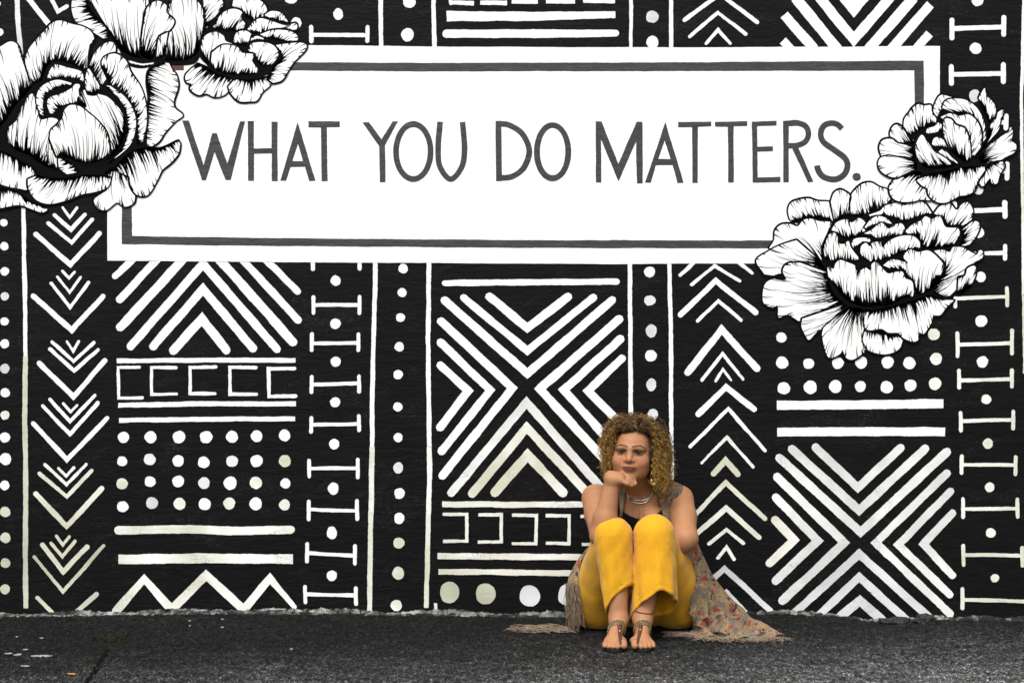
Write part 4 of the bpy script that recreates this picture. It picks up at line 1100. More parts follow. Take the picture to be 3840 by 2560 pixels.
# ------------------------------------------------------------------ trousers
KL, KR = WP(468, 800, .478), WP(712, 792, .478)
CL, CR = WP(508, 1215, .512), WP(716, 1235, .512)
def build_trousers():
    f = Field(np.arange(.19, .76, .0042), np.arange(-.62, -.01, .0042), np.arange(.0, .48, .0042))
    f.ell(WP(600, 1165, .19), (.20, .13, .112), .03)
    X, Y, Z = f.ax[0][:, None, None], f.ax[1][None, :, None], f.ax[2][None, None, :]
    for hip, kn, cf, r0, r1, ph, hem in ((WP(388, 1172, .215), KL, CL, .070, .058, .6, (.150, .80, 1.0, 0)), (WP(842, 1170, .215), KR, CR, .0735, .086, 2.2, (.130, .80, .28, .22))):
        g = Field(*f.ax)
        fo = lambda t, a, ph=ph: t ** 1.4 * (.0150 * (np.abs(np.cos(1.5 * a + ph)) - .6) + .0085 * (np.abs(np.sin(2.5 * a + 2 * ph)) - .6)) + .0022 * t * np.sin(9 * a + ph)
        ext = cf + (cf - kn) * .25
        g.cone(kn, ext, r0, r1 + (r1 - r0) * .25, .01, fold=fo)
        T = np.maximum(g.F, -np.maximum(g.F + .0105, Z - .22))              # hollow cuff
        hz = hem[0] + hem[1] * (-Y - .505) + hem[2] * (X - cf[0]) - hem[3] * np.abs(X - cf[0] - .012) + .004 * np.sin(70 * X + ph)
        T = T + .0016 * np.exp(-(((Z - hz) - .020) / .004) ** 2)            # stitched hem
        T = np.maximum(T, (hz - Z) * .8)
        th = Field(*f.ax)
        fold = lambda t, a: .003 * np.sin(7 * t + 2 * a) * t + .001 * np.sin(13 * t + a * 3)
        th.cone(hip, kn + np.array((0, .012, -.004)), .118, r0, .03, fold=fold)
        k = .012
        h = np.maximum(k - np.abs(th.F - T), 0) / k
        T = np.minimum(th.F, T) - h * h * k * .25
        k = .005
        h = np.maximum(k - np.abs(f.F - T), 0) / k
        f.F = np.minimum(f.F, T) - h * h * k * .25
    # cloth presses flat on the ground
    f.F = np.maximum(f.F, .003 - Z)
    # wrinkles radiating from the knees and across the hip
    w = .0008 * np.sin(60 * X + 35 * Z + 5 * np.sin(17 * Y)) + .0006 * np.sin(80 * Z - 45 * X + 4 * np.sin(23 * X))
    w = w + .0016 * np.sin(85 * X + 7 * np.sin(8 * Z) + 25 * Y) * np.clip(1.4 - 3 * Z, 0, 1)
    for kn in (KL, KR):                                    # creases fanning down from each knee
        an = np.arctan2(X - kn[0], kn[2] + .05 - Z)
        rr = np.sqrt((X - kn[0]) ** 2 + (Z - kn[2] - .05) ** 2)
        near = np.clip(1 - np.abs(X - kn[0]) / .095, 0, 1) * np.clip((rr - .045) / .05, 0, 1) * np.clip((.40 - rr) / .15, 0, 1) * np.clip((Z - .17) / .08, .25, 1)
        for f0, ph in ((5.5, .4), (8.5, 2.0)): w = w + .0042 * near * (1 - np.abs(np.sin(f0 * an + ph + 18 * kn[0]))) ** 5
    f.F = (f.F + w * (Z > .02)).astype(np.float32)
    return f
tr = build_trousers()
V, Fc = tr.nets()
V = relax(V, Fc, 2, .5)
t = NT('yellow_linen')
fade = t.noise(7, 4, .6)
weave = t.noise(330, 2, .6, (1, 1, .35))
t.set(t.mix(fade, (.51, .240, .007), (.63, .320, .012)), .85, .15)
t.b.inputs['Sheen Weight'].default_value = .15
b1 = t.bump(t.noise(22, 4, .62, (1, 1, .5), dist=1.2), .45, .008)
t.bump(weave, .25, .0015, b1)
M['yellow'] = t.m
trousers = mesh_np('trousers', pp(V), Fc, M['yellow'], person)

# ------------------------------------------------------------------ tank top and kimono yoke, both laid over the torso
def torso_field():
    f = Field(np.arange(.20, .76, .004), np.arange(-.42, -.02, .004), np.arange(.10, .64, .004))
    f.ell(WP(608, 900, .24), (.145, .115, .17), .05)
    f.ell(WP(620, 660, .215), (.155, .10, .13), .05)
    f.cone(NECK + np.array((-.05, 0, -.045)), SL + np.array((.03, 0, .0)), .045, .05, .03)
    f.cone(NECK + np.array((.05, 0, -.045)), SR + np.array((-.03, 0, .0)), .045, .05, .03)
    f.ell(WP(570, 712, .31), (.066, .055, .066), .018); f.ell(WP(693, 712, .31), (.066, .055, .066), .018)
    f.cone(WP(628, 620, .23), NECK, .075, .056, .03)
    return f
tf = torso_field()
X, Y, Z = tf.ax[0][:, None, None], tf.ax[1][None, :, None], tf.ax[2][None, None, :]
xc = float(WP(634, 660, .34)[0])
def clip_mesh(name, Fv, mat, n=2):
    g = Field(*tf.ax); g.F = Fv.astype(np.float32)
    V, Fc = g.nets()
    return mesh_np(name, pp(relax(V, Fc, n, .5)), Fc, mat, person)
zn = float(WP(640, 692, .34)[2])
neck = zn + 2.6 * np.abs(X - xc) ** 1.7
straps = (np.abs(np.abs(X - xc) - .095) - .02)
reg = np.minimum(Z - neck, np.maximum(straps, Z - .56))
t = NT('black_jersey'); M['jersey'] = t.set((.006, .006, .007), .9, .1)
clip_mesh('tank_top', np.maximum(np.abs(tf.F - .004) - .0035, np.maximum(reg, .2 - Z)), M['jersey'])

# kimono cloth: beige ground with red, navy, gold and pale blue figures
def mat_kimono(name, k, dark):
    t = NT(name)
    v1 = t.n('TexVoronoi'); v1.inputs['Scale'].default_value = 40 * k
    wp = t.n('TexNoise'); wp.inputs['Scale'].default_value = 14 * k; wp.inputs['Detail'].default_value = 3
    tc = t.n('TexCoord')
    t.l(tc.outputs['Object'], wp.inputs['Vector'])
    mv = t.n('Mix', data_type='RGBA', blend_type='LINEAR_LIGHT'); mv.inputs[0].default_value = .06
    t.l(tc.outputs['Object'], mv.inputs[6]); t.l(wp.outputs['Color'], mv.inputs[7]); t.l(mv.outputs[2], v1.inputs['Vector'])
    sep = t.n('SeparateColor'); t.l(v1.outputs['Color'], sep.inputs[0])
    cell = t.ramp(sep.outputs[0], [(0, (.235, .17, .10)), (.22, (.18, .125, .075)), (.44, (.30, .036, .014)), (.57, (.020, .024, .042)), (.72, (.27, .165, .045)), (.84, (.10, .12, .125))], 'CONSTANT')
    edge = t.ramp(v1.outputs['Distance'], [(.0, 0), (.54, 0), (.60, 1)])
    fine = t.ramp(t.noise(120 * k, 4, .7), [(.42, 0), (.50, 1)])
    base = t.mix(edge, cell, (.28, .20, .105))
    base = t.mix(t.math('MULTIPLY', fine, dark), base, (.055, .032, .020))
    t.set(base, .75, .2)
    t.b.inputs['Sheen Weight'].default_value = .1
    t.bump(t.noise(60, 3, .6), .3, .003)
    return t.m
M['kimono'] = mat_kimono('printed_chiffon', 1.1, .5)
M['yoke'] = mat_kimono('small_print_chiffon', 2.0, .75)
xl, xr = float(WP(505, 600, .30)[0]), float(WP(905, 540, .25)[0])
lap = .047 + .22 * np.maximum(0, .565 - Z)
open_ = lap - np.abs(X - xc - .004)
side = np.maximum(xl - X + np.maximum(0, .52 - Z) * -.05, X - xr)
front = np.maximum(open_, side)
low = np.maximum((X > xc) * ((X - xc - .150) + np.minimum(0, Z - .50) * .9 * -1 * 0), 0)
capz = np.where(X > xc + .125, .50 - Z + (X - xc - .125) * .15, -1)
Fk = np.maximum(np.maximum(np.abs(tf.F - np.where(X > xc + .09, .0135, .0105)) - .0032, front), np.maximum(capz, np.maximum(.30 - Z, -1)))
g = Field(*tf.ax); g.F = Fk.astype(np.float32)
Vk, Fq = g.nets(); Vk = relax(Vk, Fq, 2, .5)
KV, KF = [Vk], [Fq]; koff = len(Vk)

def cloth_grid(rows, nu=40, nv=60, fold=None, thick=.002):
    """rows: lists of points across, from top to bottom; returns a two-sided sheet"""
    R = []
    for r in rows:
        P = np.array(r); tt = np.linspace(0, 1, len(P)); u = np.linspace(0, 1, nu)
        R.append(np.stack([np.interp(u, tt, P[:, i]) for i in range(3)], 1))
    R = np.array(R)
    tv = np.linspace(0, len(rows) - 1, nv)
    G = np.zeros((nv, nu, 3))
    for a, t_ in enumerate(tv):
        i = min(int(t_), len(rows) - 2); q = t_ - i
        p0, p1, p2, p3 = R[max(i - 1, 0)], R[i], R[i + 1], R[min(i + 2, len(rows) - 1)]
        G[a] = .5 * (2 * p1 + (p2 - p0) * q + (2 * p0 - 5 * p1 + 4 * p2 - p3) * q * q + (3 * p1 - p0 - 3 * p2 + p3) * q ** 3)
    du = np.gradient(G, axis=1); dv = np.gradient(G, axis=0)
    N = np.cross(du, dv); N /= np.linalg.norm(N, axis=2)[..., None] + 1e-9
    u, v = np.meshgrid(np.linspace(0, 1, nu), np.linspace(0, 1, nv))
    if fold is not None: G = G + N * fold(u, v)[..., None]
    G[..., 2] = np.maximum(G[..., 2], .006)
    A = G.reshape(-1, 3); B = (G - N * thick).reshape(-1, 3)
    idx = np.arange(nu * nv).reshape(nv, nu)
    q = np.stack((idx[:-1, :-1], idx[:-1, 1:], idx[1:, 1:], idx[1:, :-1]), -1).reshape(-1, 4)
    n = nu * nv
    ring = np.concatenate((idx[0, :], idx[1:, -1], idx[-1, -2::-1], idx[-2:0:-1, 0]))
    rim = np.stack((ring, ring + n, np.roll(ring, -1) + n, np.roll(ring, -1)), 1)
    return np.concatenate((A, B)), np.concatenate((q, q[:, ::-1] + n, rim)), G
def L3(*pts): return list(pts)
rows = [L3(WP(885, 850, .30), WP(915, 830, .27), WP(942, 800, .17)),
        L3(WP(905, 930, .345), WP(950, 920, .27), WP(982, 910, .14)),
        L3(WP(930, 1030, .365), WP(980, 1020, .29), WP(1030, 1030, .12)),
        L3(WP(945, 1120, .37), WP(1010, 1120, .30), WP(1085, 1120, .11)),
        L3(WP(945, 1210, .365), WP(1040, 1210, .30), WP(1150, 1205, .11)),
        L3(WP(935, 1285, .365), WP(1060, 1285, .31), WP(1225, 1272, .12)),
        L3(WG(918, 1345, .012), WG(1090, 1352, .03), WG(1285, 1330, .02)),
        L3(WG(920, 1368, .008), WG(1150, 1388, .012), WG(1395, 1362, .016)),
        L3(WG(960, 1390, .008), WG(1200, 1404, .008), WG(1478, 1386, .012))]
fold = lambda u, v: (.022 * np.sin(2 * math.pi * 2.6 * u + 2 * v) + .011 * np.sin(2 * math.pi * 5.3 * u + 1 + 3 * v)) * np.clip(.3 + v, 0, 1) * np.clip((1.02 - v) * 5, .25, 1)
a, q, GR = cloth_grid(rows, 56, 80, fold)
KV.append(a); KF.append(q + koff); koff += len(a)
rows = [L3(WP(345, 850, .33), WP(325, 868, .26), WP(312, 890, .20)),
        L3(WP(300, 920, .33), WP(282, 925, .27), WP(272, 930, .20)),
        L3(WP(275, 985, .33), WP(248, 985, .28), WP(235, 990, .20)),
        L3(WP(262, 1045, .335), WP(225, 1042, .30), WP(202, 1050, .23)),
        L3(WP(256, 1085, .34), WP(222, 1082, .31), WP(190, 1092, .25))]
a, q, GL = cloth_grid(rows, 20, 30, lambda u, v: .005 * np.sin(14 * u + 5 * v))
KV.append(a); KF.append(q + koff); koff += len(a)
# back of the kimono between her and the wall, joining both sides
rows = [L3(WP(480, 560, .10), WP(630, 540, .10), WP(800, 560, .10)), L3(WP(420, 800, .07), WP(630, 800, .06), WP(900, 800, .08)), L3(WP(330, 1000, .06), WP(630, 1000, .04), WP(985, 1000, .07)), L3(WP(300, 1290, .05), WP(630, 1290, .03), WP(1100, 1270, .06))]
a, q, GB = cloth_grid(rows, 30, 30, lambda u, v: .006 * np.sin(25 * u))
KV.append(a); KF.append(q + koff); koff += len(a)
kimono = mesh_np('kimono', pp(np.concatenate(KV)), np.concatenate(KF), [M['kimono'], M['yoke']], person)
for pl in kimono.data.polygons[:len(KF[0])]: pl.material_index = 1

# ------------------------------------------------------------------ thin tubes: fringe, hair, jewellery
def tubes(paths, radii, sides=4):
    """all paths have the same number of points"""
    P = np.asarray(paths, float)
    n, m, _ = P.shape
    d = np.gradient(P, axis=1); d /= np.linalg.norm(d, axis=2)[..., None] + 1e-9
    ref = np.where(np.abs(d[..., 2:3]) > .9, np.array((1., 0, 0)), np.array((0, 0, 1.)))
    a = np.cross(d, ref); a /= np.linalg.norm(a, axis=2)[..., None] + 1e-9
    b = np.cross(d, a)
    R = np.broadcast_to(np.asarray(radii, float), (n, m))[..., None]
    rings = [P + R * (math.cos(2 * math.pi * s / sides) * a + math.sin(2 * math.pi * s / sides) * b) for s in range(sides)]
    V = np.stack(rings, 2).reshape(-1, 3)
    idx = np.arange(n * m * sides).reshape(n, m, sides)
    f = [np.stack((idx[:, :-1, s], idx[:, :-1, (s + 1) % sides], idx[:, 1:, (s + 1) % sides], idx[:, 1:, s]), -1).reshape(-1, 4) for s in range(sides)]
    return V, np.concatenate(f)

t = NT('fringe_thread')
t.set(t.ramp(t.noise(260, 2, .7, (1, 1, .15)), [(.35, (.07, .045, .032)), (.65, (.40, .31, .22))]), .8, .2); M['fringe'] = t.m
paths = []
nseg = 12
for i in range(140):                                    # hanging tassels on the picture's left
    u = rng.random()
    j = int(u * (GL.shape[1] - 1))
    p = GL[-1, j] + rng.normal(0, .003, 3)
    L = rng.uniform(.135, .165)
    sw = rng.normal(0, .007, 2); clump = .006 * math.sin(u * 30)
    s = np.linspace(0, 1, nseg)[:, None]
    path = p + np.concatenate((sw[0] * s + clump * s + .004 * np.sin(9 * s + i) + .012 * s * s, sw[1] * s - .01 * s, -L * s), 1)
    path[:, 2] = np.maximum(path[:, 2], .006 + .004 * rng.random())
    paths.append(path)
for i in range(150):                                    # along the hem lying on the asphalt
    j = int(rng.random() * (GR.shape[1] - 1))
    p = GR[-1, j]
    L = rng.uniform(.03, .07)
    an = rng.normal(-1.5, .7)
    s = np.linspace(0, 1, nseg)[:, None]
    path = p + np.concatenate((math.cos(an) * L * s + .006 * np.sin(8 * s + i), math.sin(an) * L * s + .004 * np.cos(7 * s + i), 0 * s), 1)
    path[:, 2] = .004 + .006 * (1 - s[:, 0]) + .003 * rng.random()
    paths.append(path)
for i in range(90):                                     # a loose end trailing at the hem's inner corner
    p = WG(rng.uniform(880, 990), rng.uniform(1366, 1384), .006)
    L = rng.uniform(.03, .09)
    s = np.linspace(0, 1, nseg)[:, None]
    an = math.pi + rng.normal(.1, .25)
    path = p + np.concatenate((math.cos(an) * L * s, math.sin(an) * L * s + .008 * np.sin(6 * s + i), 0 * s), 1)
    path[:, 2] = .004 + .006 * rng.random()
    paths.append(path)
for i in range(120):                                    # fringe spread over the ground on the picture's left
    x = rng.uniform(-40, 280)
    p = WG(x, rng.normal(1345, 9), .006)
    L = rng.uniform(.04, .12)
    s = np.linspace(0, 1, nseg)[:, None]
    an = math.pi + rng.normal(.0, .22)
    path = p + np.concatenate((math.cos(an) * L * s, math.sin(an) * L * s + .01 * np.sin(5 * s + i), 0 * s), 1)
    path[:, 2] = .004 + .012 * rng.random() * np.sin(s[:, 0] * 3)
    paths.append(path)
V, Fq = tubes(paths, np.linspace(.0013, .0008, nseg)[None, :], 3)
fr = tag(mesh_np('fringe', pp(V), Fq, M['fringe'], kimono, smooth=True), kind='stuff')

# ------------------------------------------------------------------ hair: a cap and several hundred ringlets
def build_hair():
    paths = []; m = 58
    ell_c = np.array((0, -.009, .024)); ell_r = np.array((.074, .088, .080))
    tries = 0
    N = 2900
    while len(paths) < N and tries < 60000:
        tries += 1
        n = rng.normal(size=3); n /= np.linalg.norm(n)
        rim = tries % 6 == 0
        if rim:                                        # a dense row along the hairline
            n = np.array((rng.uniform(-.8, .8), rng.uniform(.35, .75), rng.uniform(.55, .8))); n /= np.linalg.norm(n)
        p = ell_c + ell_r * n
        # hairline: nothing roots on the face
        if p[1] > .024 and p[2] < .070 and abs(p[0]) < .066: continue
        if p[2] < -.04 or (p[1] > .040 and p[2] < .05): continue
        front = p[1] > .02 and p[2] > .05
        side = 1.0 if p[0] > .020 else -1.0           # parted on the picture's right
        v = n * .9 + np.array((side * .15, 0, .35 if p[2] > .03 else -.1))
        if front: v = n * .7 + np.array((side * .35, .0, .35))
        if rim: v = np.array((side * .55, -.15, .85))
        v += rng.normal(0, .14, 3)
        v /= np.linalg.norm(v)
        zend = (-.055 if side < 0 else -.105) + rng.normal(0, .022)
        L = max(.07, (p[2] - zend) * 1.08 + .03) * rng.uniform(.82, 1.08)
        step = L / (m - 1)
        xl_, xr_, zt_ = -rng.uniform(.070, .108), rng.uniform(.092, .142), rng.uniform(.100, .136)
        wob = rng.normal(0, .012, 3); wf = rng.uniform(4, 9)
        q = p.copy(); path = [q.copy()]
        stiff = rng.uniform(.016, .034) if not front else rng.uniform(.020, .034)
        for i in range(m - 1):
            v = v + np.array((0, 0, -1.0)) * step / stiff * (1.0 if v[2] > -.6 else .35)
            v /= np.linalg.norm(v)
            q = q + v * step
            if q[0] < xl_: q[0] = xl_ + (q[0] - xl_) * .35
            if q[0] > xr_: q[0] = xr_ + (q[0] - xr_) * .4
            if q[2] > zt_: q[2] = zt_ + (q[2] - zt_) * .4
            # stay off the skull, and off the face
            e = (q - ell_c) / (ell_r + .008)
            le = np.linalg.norm(e)
            if le < 1: q = ell_c + (ell_r + .008) * e / le
            if q[1] > -.02 and q[2] < .070 and q[2] > -.16:
                lim = .066 + .008 * min(1, max(0, (.03 - q[2]) / .08)) + .012 * rng.random() * .3
                if abs(q[0]) < lim: q[0] = math.copysign(lim, side)
                q[1] = min(q[1], .050 + .01 * (q[2] > .03))
            path.append(q.copy())
        path = np.array(path)
        if np.max(np.linalg.norm(np.diff(path, axis=0), axis=1)) > .012: continue
        # ringlet
        s = np.linspace(0, 1, m)
        path = path + wob[None, :] * (np.sin(s * wf) * s)[:, None]
        amp = rng.uniform(.0030, .0065) * np.clip(s * 4, 0, 1)
        turns = L / rng.uniform(.018, .028)
        ph = rng.uniform(0, 6.28); amp = amp * (1 + .3 * np.sin(s * rng.uniform(5, 14)))
        d = np.gradient(path, axis=0); d /= np.linalg.norm(d, axis=1)[:, None] + 1e-9
        a = np.cross(d, np.array((.3, .9, .2))); a /= np.linalg.norm(a, axis=1)[:, None] + 1e-9
        b = np.cross(d, a)
        path = path + a * (amp * np.cos(2 * math.pi * turns * s + ph))[:, None] + b * (amp * np.sin(2 * math.pi * turns * s + ph))[:, None]
        paths.append(path)
    P = np.array(paths)
    P = H0 + P @ RH.T
    s = np.linspace(0, 1, m)
    rad = (.00112 * (1 - .5 * s ** 2))[None, :] * rng.uniform(.7, 1.35, (len(P), 1))
    V, F = tubes(P, rad, 3)
    # colour: dark roots, golden ends, lock by lock
    lock = rng.uniform(0, 1, (len(P), 1))
    g = np.clip(s[None, :] * 1.1 + (lock - .5) * 1.1 - .06, 0, 1)
    c0, c1, c2 = np.array((.042, .020, .006)), np.array((.155, .080, .015)), np.array((.36, .205, .036))
    C = np.where(g[..., None] < .5, c0 + (c1 - c0) * (g[..., None] * 2), c1 + (c2 - c1) * (g[..., None] * 2 - 1))
    C = np.repeat(C.reshape(-1, 3), 3, 0)
    # cap under the ringlets
    f = Field(np.arange(H0[0] - .14, H0[0] + .14, .005), np.arange(H0[1] - .14, H0[1] + .14, .005), np.arange(H0[2] - .10, H0[2] + .16, .005))
    f.ell(HL(*ell_c), ell_r + .004, .02, M3=RH)
    f.ell(HL(.072, -.034, -.02), (.028, .050, .072), .03, M3=RH)
    f.ell(HL(-.072, -.034, .0), (.024, .050, .060), .03, M3=RH)
    Xg, Yg, Zg = np.meshgrid(*f.ax, indexing='ij')
    Q = (np.stack((Xg, Yg, Zg), -1) - H0) @ RH
    face = np.minimum(np.minimum(Q[..., 1] + .005, .100 - Q[..., 2]), 1.0 - np.abs(Q[..., 0]))
    f.F = np.maximum(f.F, face).astype(np.float32)
    Vc, Fcap = f.nets()
    Vc = relax(Vc, Fcap, 1)
    return np.concatenate((V, Vc)), np.concatenate((F, Fcap + len(V))), np.concatenate((C, np.tile((.022, .011, .004), (len(Vc), 1))))
V, Fq, C = build_hair()
t = NT('curly_hair'); at = t.n('Attribute'); at.attribute_name = 'tint'
M['hair'] = t.set(at.outputs['Color'], .42, .45)
mesh_np('hair', pp(V), Fq, M['hair'], person, color=C)

# ------------------------------------------------------------------ what she wears on neck, ear, finger and feet
def mat_metal(name, c, r):
    t = NT(name); t.set(c, r, .5, 1.0); return t.m
M['silver'] = mat_metal('silver', (.62, .58, .54), .22); M['gold'] = mat_metal('gold', (.62, .46, .17), .3)
t = NT('brown_leather'); t.set(t.mix(t.noise(120, 3, .6), (.055, .020, .012), (.085, .034, .020)), .55, .3); M['leather'] = t.m
t = NT('dark_sole'); M['sole'] = t.set((.012, .010, .009), .8, .2)
t = NT('bronze_braid'); t.set((.13, .085, .035), .5, .5, .35); M['braid'] = t.m
M['bead'] = mat_metal('bead_metal', (.55, .47, .28), .3)

def curve_tube(name, pts, r, mat, parent, n=40, sides=8, closed=False):
    P = np.array(catmull3(pts, n, closed))
    V, F = tubes([P], np.full((1, len(P)), r), sides)
    return mesh_np(name, pp(V), F, mat, parent)
def catmull3(pts, n, closed=False):
    P = np.array(pts, float); k = len(P)
    tt = np.linspace(0, k if closed else k - 1, n + (1 if closed else 0))
    out = []
    for q in tt:
        i = min(int(q), (k if closed else k - 1) - 1); u = q - i
        g = (lambda j: P[j % k]) if closed else (lambda j: P[min(max(j, 0), k - 1)])
        p0, p1, p2, p3 = g(i - 1), g(i), g(i + 1), g(i + 2)
        out.append(.5 * (2 * p1 + (p2 - p0) * u + (2 * p0 - 5 * p1 + 4 * p2 - p3) * u * u + (3 * p1 - p0 - 3 * p2 + p3) * u ** 3))
    return out
for pts in ([(546, 528), (552, 552), (572, 575), (604, 586), (640, 588), (672, 577), (692, 556), (700, 526)], [(549, 545), (560, 574), (590, 598), (626, 605), (660, 599), (686, 576), (698, 545)]):
    curve_tube('necklace', [hit(x, y, .003) for x, y in pts], .0026, M['silver'], person)
# earring: hook, bead and a broad open disc
ec = WP(707, 481, .405)
def disc_ring(c, R, r, w, gap=.5, n=36):
    P = []
    for i in range(n):
        a = math.radians(90) + gap + (2 * math.pi - 2 * gap) * i / (n - 1)
        P.append(c + np.array((math.cos(a) * R, 0, math.sin(a) * R)))
    V, F = tubes([np.array(P)], np.full((1, n), r), 8)
    V[:, 1] = c[1] + (V[:, 1] - c[1]) * w
    return V, F
V1, F1 = disc_ring(ec, .0088, .0058, .35)
P = np.array([ec + np.array((.001 * math.sin(i), 0, .009 + .004 * i)) for i in range(9)])
V2, F2 = tubes([P], np.full((1, 9), .0012), 6)
V3, F3 = uv_sphere(WP(697, 432, .40), .005, 12, 8)
mesh_np('earring', pp(np.concatenate((V1, V2, V3))), np.concatenate((F1, F2 + len(V1), F3 + len(V1) + len(V2))), M['gold'], person)
# ring on the propping hand
def radial(c, e1, e2, f=body_f, lift=.001, rmax=.09, n=36, r0=0.002):
    out = []
    for a in np.linspace(0, 2 * math.pi, n, endpoint=False):
        dv = math.cos(a) * e1 + math.sin(a) * e2
        r = r0
        while r < rmax and f.at(c + dv * r) < lift: r += .001
        out.append(c + dv * r)
    return out
rc = WP(556, 464, .464)
an = np.linspace(0, 2 * math.pi, 18, endpoint=False)
ringpts = [rc + .0105 * np.array((.28 * math.cos(q) , math.sin(q), math.cos(q))) for q in an]
curve_tube('finger_ring', ringpts, .0016, M['silver'], person, 36, 6, True)

def frame_for(n):
    n = np.array(n, float); n /= np.linalg.norm(n)
    e1 = np.cross(n, (0, 0, 1.)) if abs(n[2]) < .9 else np.cross(n, (1., 0, 0))
    e1 /= np.linalg.norm(e1)
    return n, e1, np.cross(n, e1)
def wrap_band(name, c, n, width, th, mat, parent):
    n, e1, e2 = frame_for(n)
    rows = []
    for k in (-.5, -.17, .17, .5):
        rows.append(radial(c + n * width * k, e1, e2, lift=.0015, rmax=.07))
    rows = np.array(rows)
    for _ in range(2): rows = (rows + np.roll(rows, 1, 1) + np.roll(rows, -1, 1)) / 3
    cen = c
    m = rows.shape[1]
    out = rows + (rows - cen) / np.linalg.norm(rows - cen, axis=2)[..., None] * th
    V = np.concatenate((rows.reshape(-1, 3), out.reshape(-1, 3)))
    idx = np.arange(4 * m).reshape(4, m); F = []
    for i in range(3):
        for j in range(m):
            q = (idx[i, j], idx[i, (j + 1) % m], idx[i + 1, (j + 1) % m], idx[i + 1, j])
            F.append([x + 4 * m for x in q]); F.append(list(q)[::-1])
    for j in range(m):
        F.append((idx[0, j], idx[0, (j + 1) % m], idx[0, (j + 1) % m] + 4 * m, idx[0, j] + 4 * m))
        F.append((idx[3, (j + 1) % m], idx[3, j], idx[3, j] + 4 * m, idx[3, (j + 1) % m] + 4 * m))
    return mesh_np(name, pp(V), np.array(F), mat, parent), out

def sandal(s, ax_, xc_, strap, stud, nm):
    # sole
    an = np.linspace(0, 2 * math.pi, 40, endpoint=False)
    pts = []
    for a in an:
        u, v = math.cos(a), math.sin(a)
        y = -.585 - u * .125
        tt = (-y - .46) / .25
        cx = ax_ + (xc_ - ax_) * min(1, max(0, tt * 1.2))
        w = .030 + .014 * min(1, max(0, (tt - .25) / .45)) - .003 * max(0, tt - .85)
        pts.append((cx + v * w * (1 if abs(u) < .85 else .98), y))
    nb = len(pts)
    V = [(x, y, .0) for x, y in pts] + [(x, y, .0085) for x, y in pts] + [(np.mean([p[0] for p in pts]), -.585, .0085)]
    V = np.array(V); V[:, 2] += .002
    me = [tuple(range(nb))[::-1]] + [(i, (i + 1) % nb, nb + (i + 1) % nb, nb + i) for i in range(nb)] + [tuple(range(nb, 2 * nb))]
    o = mesh_obj('sandal', pp(V[:2 * nb]), me, M['sole'], person)
    o['label'] = nm
    c = np.array((ax_ * .7 + xc_ * .3, -.562, .040))
    bnd, outp = wrap_band('instep_band', c, (0, -.86, -.51), .022, .0025, M['braid'], o)
    # beads in three rows on the front of the band
    VB, FB_ = [], []
    k = 0
    for row in outp[[0, 1, 2, 3]]:
        for j, p in enumerate(row):
            if p[2] > .03:
                Vs, Fs = uv_sphere(p, .0014, 6, 4)
                VB.append(Vs); FB_.append(Fs + k); k += len(Vs)
    mesh_np('beading', pp(np.concatenate(VB)), np.concatenate(FB_), M['bead'], o)
    P = [hit(x, y, .0035) for x, y in strap]
    P = np.array(catmull3(P, 16))
    w = np.interp(np.linspace(0, 1, 16), [0, .3, 1], [.0085, .0075, .0035])
    A = P + np.stack((-w, 0 * w, 0 * w), 1); B = P + np.stack((w, 0 * w, 0 * w), 1)
    up = np.array((0, -.0022, .0022))
    V = np.concatenate((A, B, A - up, B - up))
    F = []
    for i in range(15):
        F += [(i, i + 1, 17 + i, 16 + i), (32 + i, 48 + i, 49 + i, 33 + i), (i, 32 + i, 33 + i, i + 1), (16 + i, 17 + i, 49 + i, 48 + i)]
    mesh_np('toe_strap', pp(V), np.array(F), M['leather'], o)
    Vs, Fs = uv_sphere(hit(*stud, .005), .0045, 12, 8)
    mesh_np('stud', pp(Vs), Fs, M['gold'], o)
    return o
sandal(-1, .3846, .3625, [(507, 1312), (507, 1340), (509, 1375), (512, 1405), (514, 1428)], (508, 1356), 'sandal on the foot to the left')
sandal(1, .4725, .4625, [(633, 1308), (630, 1335), (624, 1370), (617, 1400), (611, 1424)], (629, 1349), 'sandal on the foot to the right, below the thin anklet')
n, e1, e2 = frame_for((.12, -.1, .98))
pts = radial(np.array((.4735, -.528, .118)), e1, e2, lift=.001, rmax=.07, n=28)
t = NT('plum_cord'); M['cord'] = t.set((.06, .018, .03), .8, .2)
curve_tube('anklet', pts, .0018, M['cord'], person, 60, 6, True)

